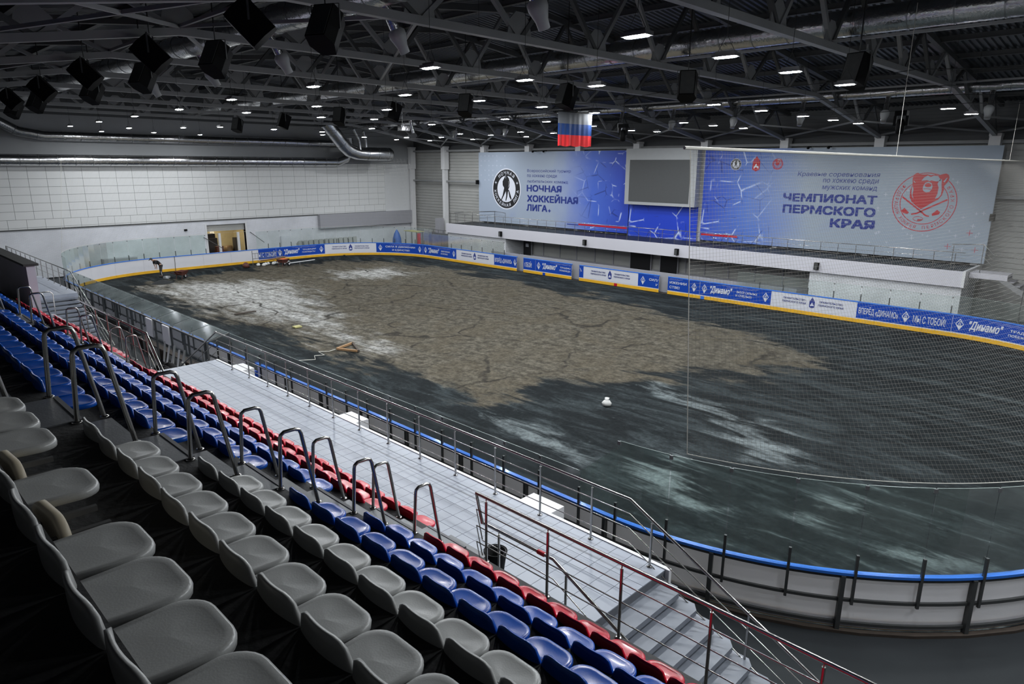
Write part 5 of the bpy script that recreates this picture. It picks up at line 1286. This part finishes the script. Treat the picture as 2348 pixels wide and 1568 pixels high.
t = thing('timber_triangle', 'wooden triangle frame lying on the dark sand', 'frame', (31.6, 6.0, 0))
for p, q, mt in (((31.45, 5.55), (31.0, 6.75), 'wood'), ((31.45, 5.55), (32.5, 6.0), 'wood'), ((31.0, 6.7), (32.55, 6.05), 'wooddk')): MB().bar((*p, .06), (*q, .06), .09, .09).build('timber', M[mt], t)
m = MB(); m.tube([(31.4, 5.5, .03), (31.5, 5.1, .03), (31.2, 4.7, .02), (31.9, 4.6, .02), (31.7, 4.2, .02), (32.3, 3.9, .02), (31.9, 3.3, .02)], .015, 5); m.build('rope', M['rope'], label='pale rope trailing from the timber triangle', category='rope')
m = MB(); m.box(25.6, 25.95, 6.35, 6.75, 0, .07); m.build('yellow_scrap', M['ytop'], label='small yellow scrap lying on the sand', category='scrap')
m = MB(); m.lathe([(0, 0), (.15, .02), (.17, .12), (.12, .2), (.06, .24), (.1, .3), (0, .3)], 10, (45.4, 8.4, 0)); m.v = [(a+.02*math.sin(b*40), b+.02*math.sin(c*50), c) for a, b, c in m.v]; m.build('plastic_bag', M['sack'], label='small knotted white bag alone on the dark sand', category='bag')
def heap(x, y, rx, ry, h, label):
    m = MB(); n = 20; v = []; rings = 7
    for j in range(rings+1):
        k = j/rings
        for i in range(n):
            a = 2*PI*i/n; q = 1+.18*mnoise.noise(Vector((math.cos(a)*2, math.sin(a)*2, x))); v.append((x+rx*k*q*math.cos(a), y+ry*k*q*math.sin(a), -.03+h*(1-k**1.2)))
    m.add(v, [(j*n+i, j*n+(i+1) % n, (j+1)*n+(i+1) % n, (j+1)*n+i) for j in range(rings) for i in range(n)], True); m.build('sand_heap', M['sandpile'], label=label, category='heap', kind='stuff')
heap(5.6, 6.6, .55, .85, .3, 'small dark sand heap in front of the bending worker')

# ------------------------------------------------------------------ worker
def worker():
    t = thing('person', 'worker in black shirt and dark striped trousers bending forward on the sand', 'person', (2.55, 7.55, 0))
    # body plane: faces -y (to the left in the picture), bent at the hips; local x = forward lean axis along -y
    J = {'pelvis': (0, .05, .93), 'waist': (0, -.06, 1.10), 'chest': (0, -.28, 1.30), 'neck': (0, -.46, 1.37), 'head': (0, -.60, 1.38),
         'hipL': (.10, .05, .88), 'kneeL': (.12, -.02, .48), 'ankL': (.12, .03, .09), 'toeL': (.13, -.16, .03),
         'hipR': (-.10, .05, .88), 'kneeR': (-.12, .03, .48), 'ankR': (-.13, .09, .09), 'toeR': (-.14, -.10, .03),
         'shL': (.19, -.36, 1.30), 'elL': (.22, -.34, 1.02), 'haL': (.12, -.30, .80), 'shR': (-.19, -.36, 1.30), 'elR': (-.22, -.36, 1.02), 'haR': (-.10, -.33, .80)}
    def skin(name, joints, edges, radii, mt, lv=2):
        me = bpy.data.meshes.new(name); idx = {k: i for i, k in enumerate(joints)}
        me.from_pydata([J[k] for k in joints], [(idx[a], idx[b]) for a, b in edges], []); o = bpy.data.objects.new(name, me); COL.objects.link(o)
        md = o.modifiers.new('skin', 'SKIN'); 
        for i, r in enumerate(radii): me.skin_vertices[0].data[i].radius = (r, r)
        me.skin_vertices[0].data[0].use_root = True
        o.modifiers.new('sub', 'SUBSURF').levels = lv
        dg = bpy.context.evaluated_depsgraph_get(); m2 = bpy.data.meshes.new_from_object(o.evaluated_get(dg)); bpy.data.objects.remove(o)
        m2.materials.clear(); m2.materials.append(M[mt]); m2.polygons.foreach_set('use_smooth', [True]*len(m2.polygons))
        o = bpy.data.objects.new(name, m2); COL.objects.link(o); o.parent = t; return o
    jn = ['pelvis', 'waist', 'chest', 'neck', 'head', 'hipL', 'kneeL', 'ankL', 'toeL', 'hipR', 'kneeR', 'ankR', 'toeR', 'shL', 'elL', 'haL', 'shR', 'elR', 'haR']
    ed = [('pelvis', 'waist'), ('waist', 'chest'), ('chest', 'neck'), ('neck', 'head'), ('pelvis', 'hipL'), ('hipL', 'kneeL'), ('kneeL', 'ankL'), ('ankL', 'toeL'), ('pelvis', 'hipR'), ('hipR', 'kneeR'), ('kneeR', 'ankR'), ('ankR', 'toeR'),
          ('chest', 'shL'), ('shL', 'elL'), ('elL', 'haL'), ('chest', 'shR'), ('shR', 'elR'), ('elR', 'haR')]
    rd = [.13, .12, .14, .06, .095, .085, .06, .042, .035, .085, .06, .042, .035, .06, .042, .03, .06, .042, .03]
    skin('body', jn, ed, rd, 'skin')
    skin('shirt', ['waist', 'chest', 'shL', 'elL', 'shR', 'elR', 'pelvis'], [('waist', 'chest'), ('chest', 'shL'), ('shL', 'elL'), ('chest', 'shR'), ('shR', 'elR'), ('waist', 'pelvis')], [.14, .175, .10, .07, .10, .07, .12], 'printblk')
    skin('trousers', ['pelvis', 'hipL', 'kneeL', 'ankL', 'hipR', 'kneeR', 'ankR'], [('pelvis', 'hipL'), ('hipL', 'kneeL'), ('kneeL', 'ankL'), ('pelvis', 'hipR'), ('hipR', 'kneeR'), ('kneeR', 'ankR')], [.115, .105, .085, .07, .105, .085, .07], 'dkroom')
    def loc(mb, nm, mt): o = bpy.data.objects.new(nm, mb.mesh(nm, M[mt])); COL.objects.link(o); o.parent = t
    m = MB(); m.lathe([(0, .13), (.07, .11), (.105, .04), (.108, -.01)], 14, (0, -.60, 1.43)); m.add([(-.08, -.68, 1.42), (.08, -.68, 1.42), (.06, -.78, 1.38), (-.06, -.78, 1.38), (-.08, -.68, 1.405), (.08, -.68, 1.405), (.06, -.78, 1.365), (-.06, -.78, 1.365)], [(0, 1, 2, 3), (7, 6, 5, 4), (2, 6, 7, 3)]); loc(m, 'cap', 'printblk')
    for s, k, a in ((1, 'kneeL', 'ankL'), (-1, 'kneeR', 'ankR')):
        p, q = Vector(J[k]), Vector(J[a]); m = MB(); m.bar(p+Vector((s*.075+.03, -.03, -.02)), q+Vector((s*.06+.03, -.03, .06)), .03, .05); loc(m, 'trouser_stripe', 'white')
        m = MB(); m.box(q.x-.05, q.x+.05, q.y-.22, q.y+.06, 0, .09); loc(m, 'boot', 'printblk')
    for s in (1, -1):
        h = Vector(J['haL' if s > 0 else 'haR'])
        m = MB()
        m.box(h.x-.035, h.x+.035, h.y-.02, h.y+.02, h.z-.09, h.z)
        for i, ln in enumerate((.07, .085, .08, .06)):
            x = h.x-.028+i*.0185; m.tube([(x, h.y, h.z-.085), (x, h.y-.01, h.z-.085-ln*.6), (x, h.y-.03, h.z-.085-ln)], .009, 5)
        m.tube([(h.x+s*.035, h.y, h.z-.03), (h.x+s*.06, h.y-.02, h.z-.07), (h.x+s*.05, h.y-.03, h.z-.10)], .010, 5); loc(m, 'hand', 'skin')
worker()
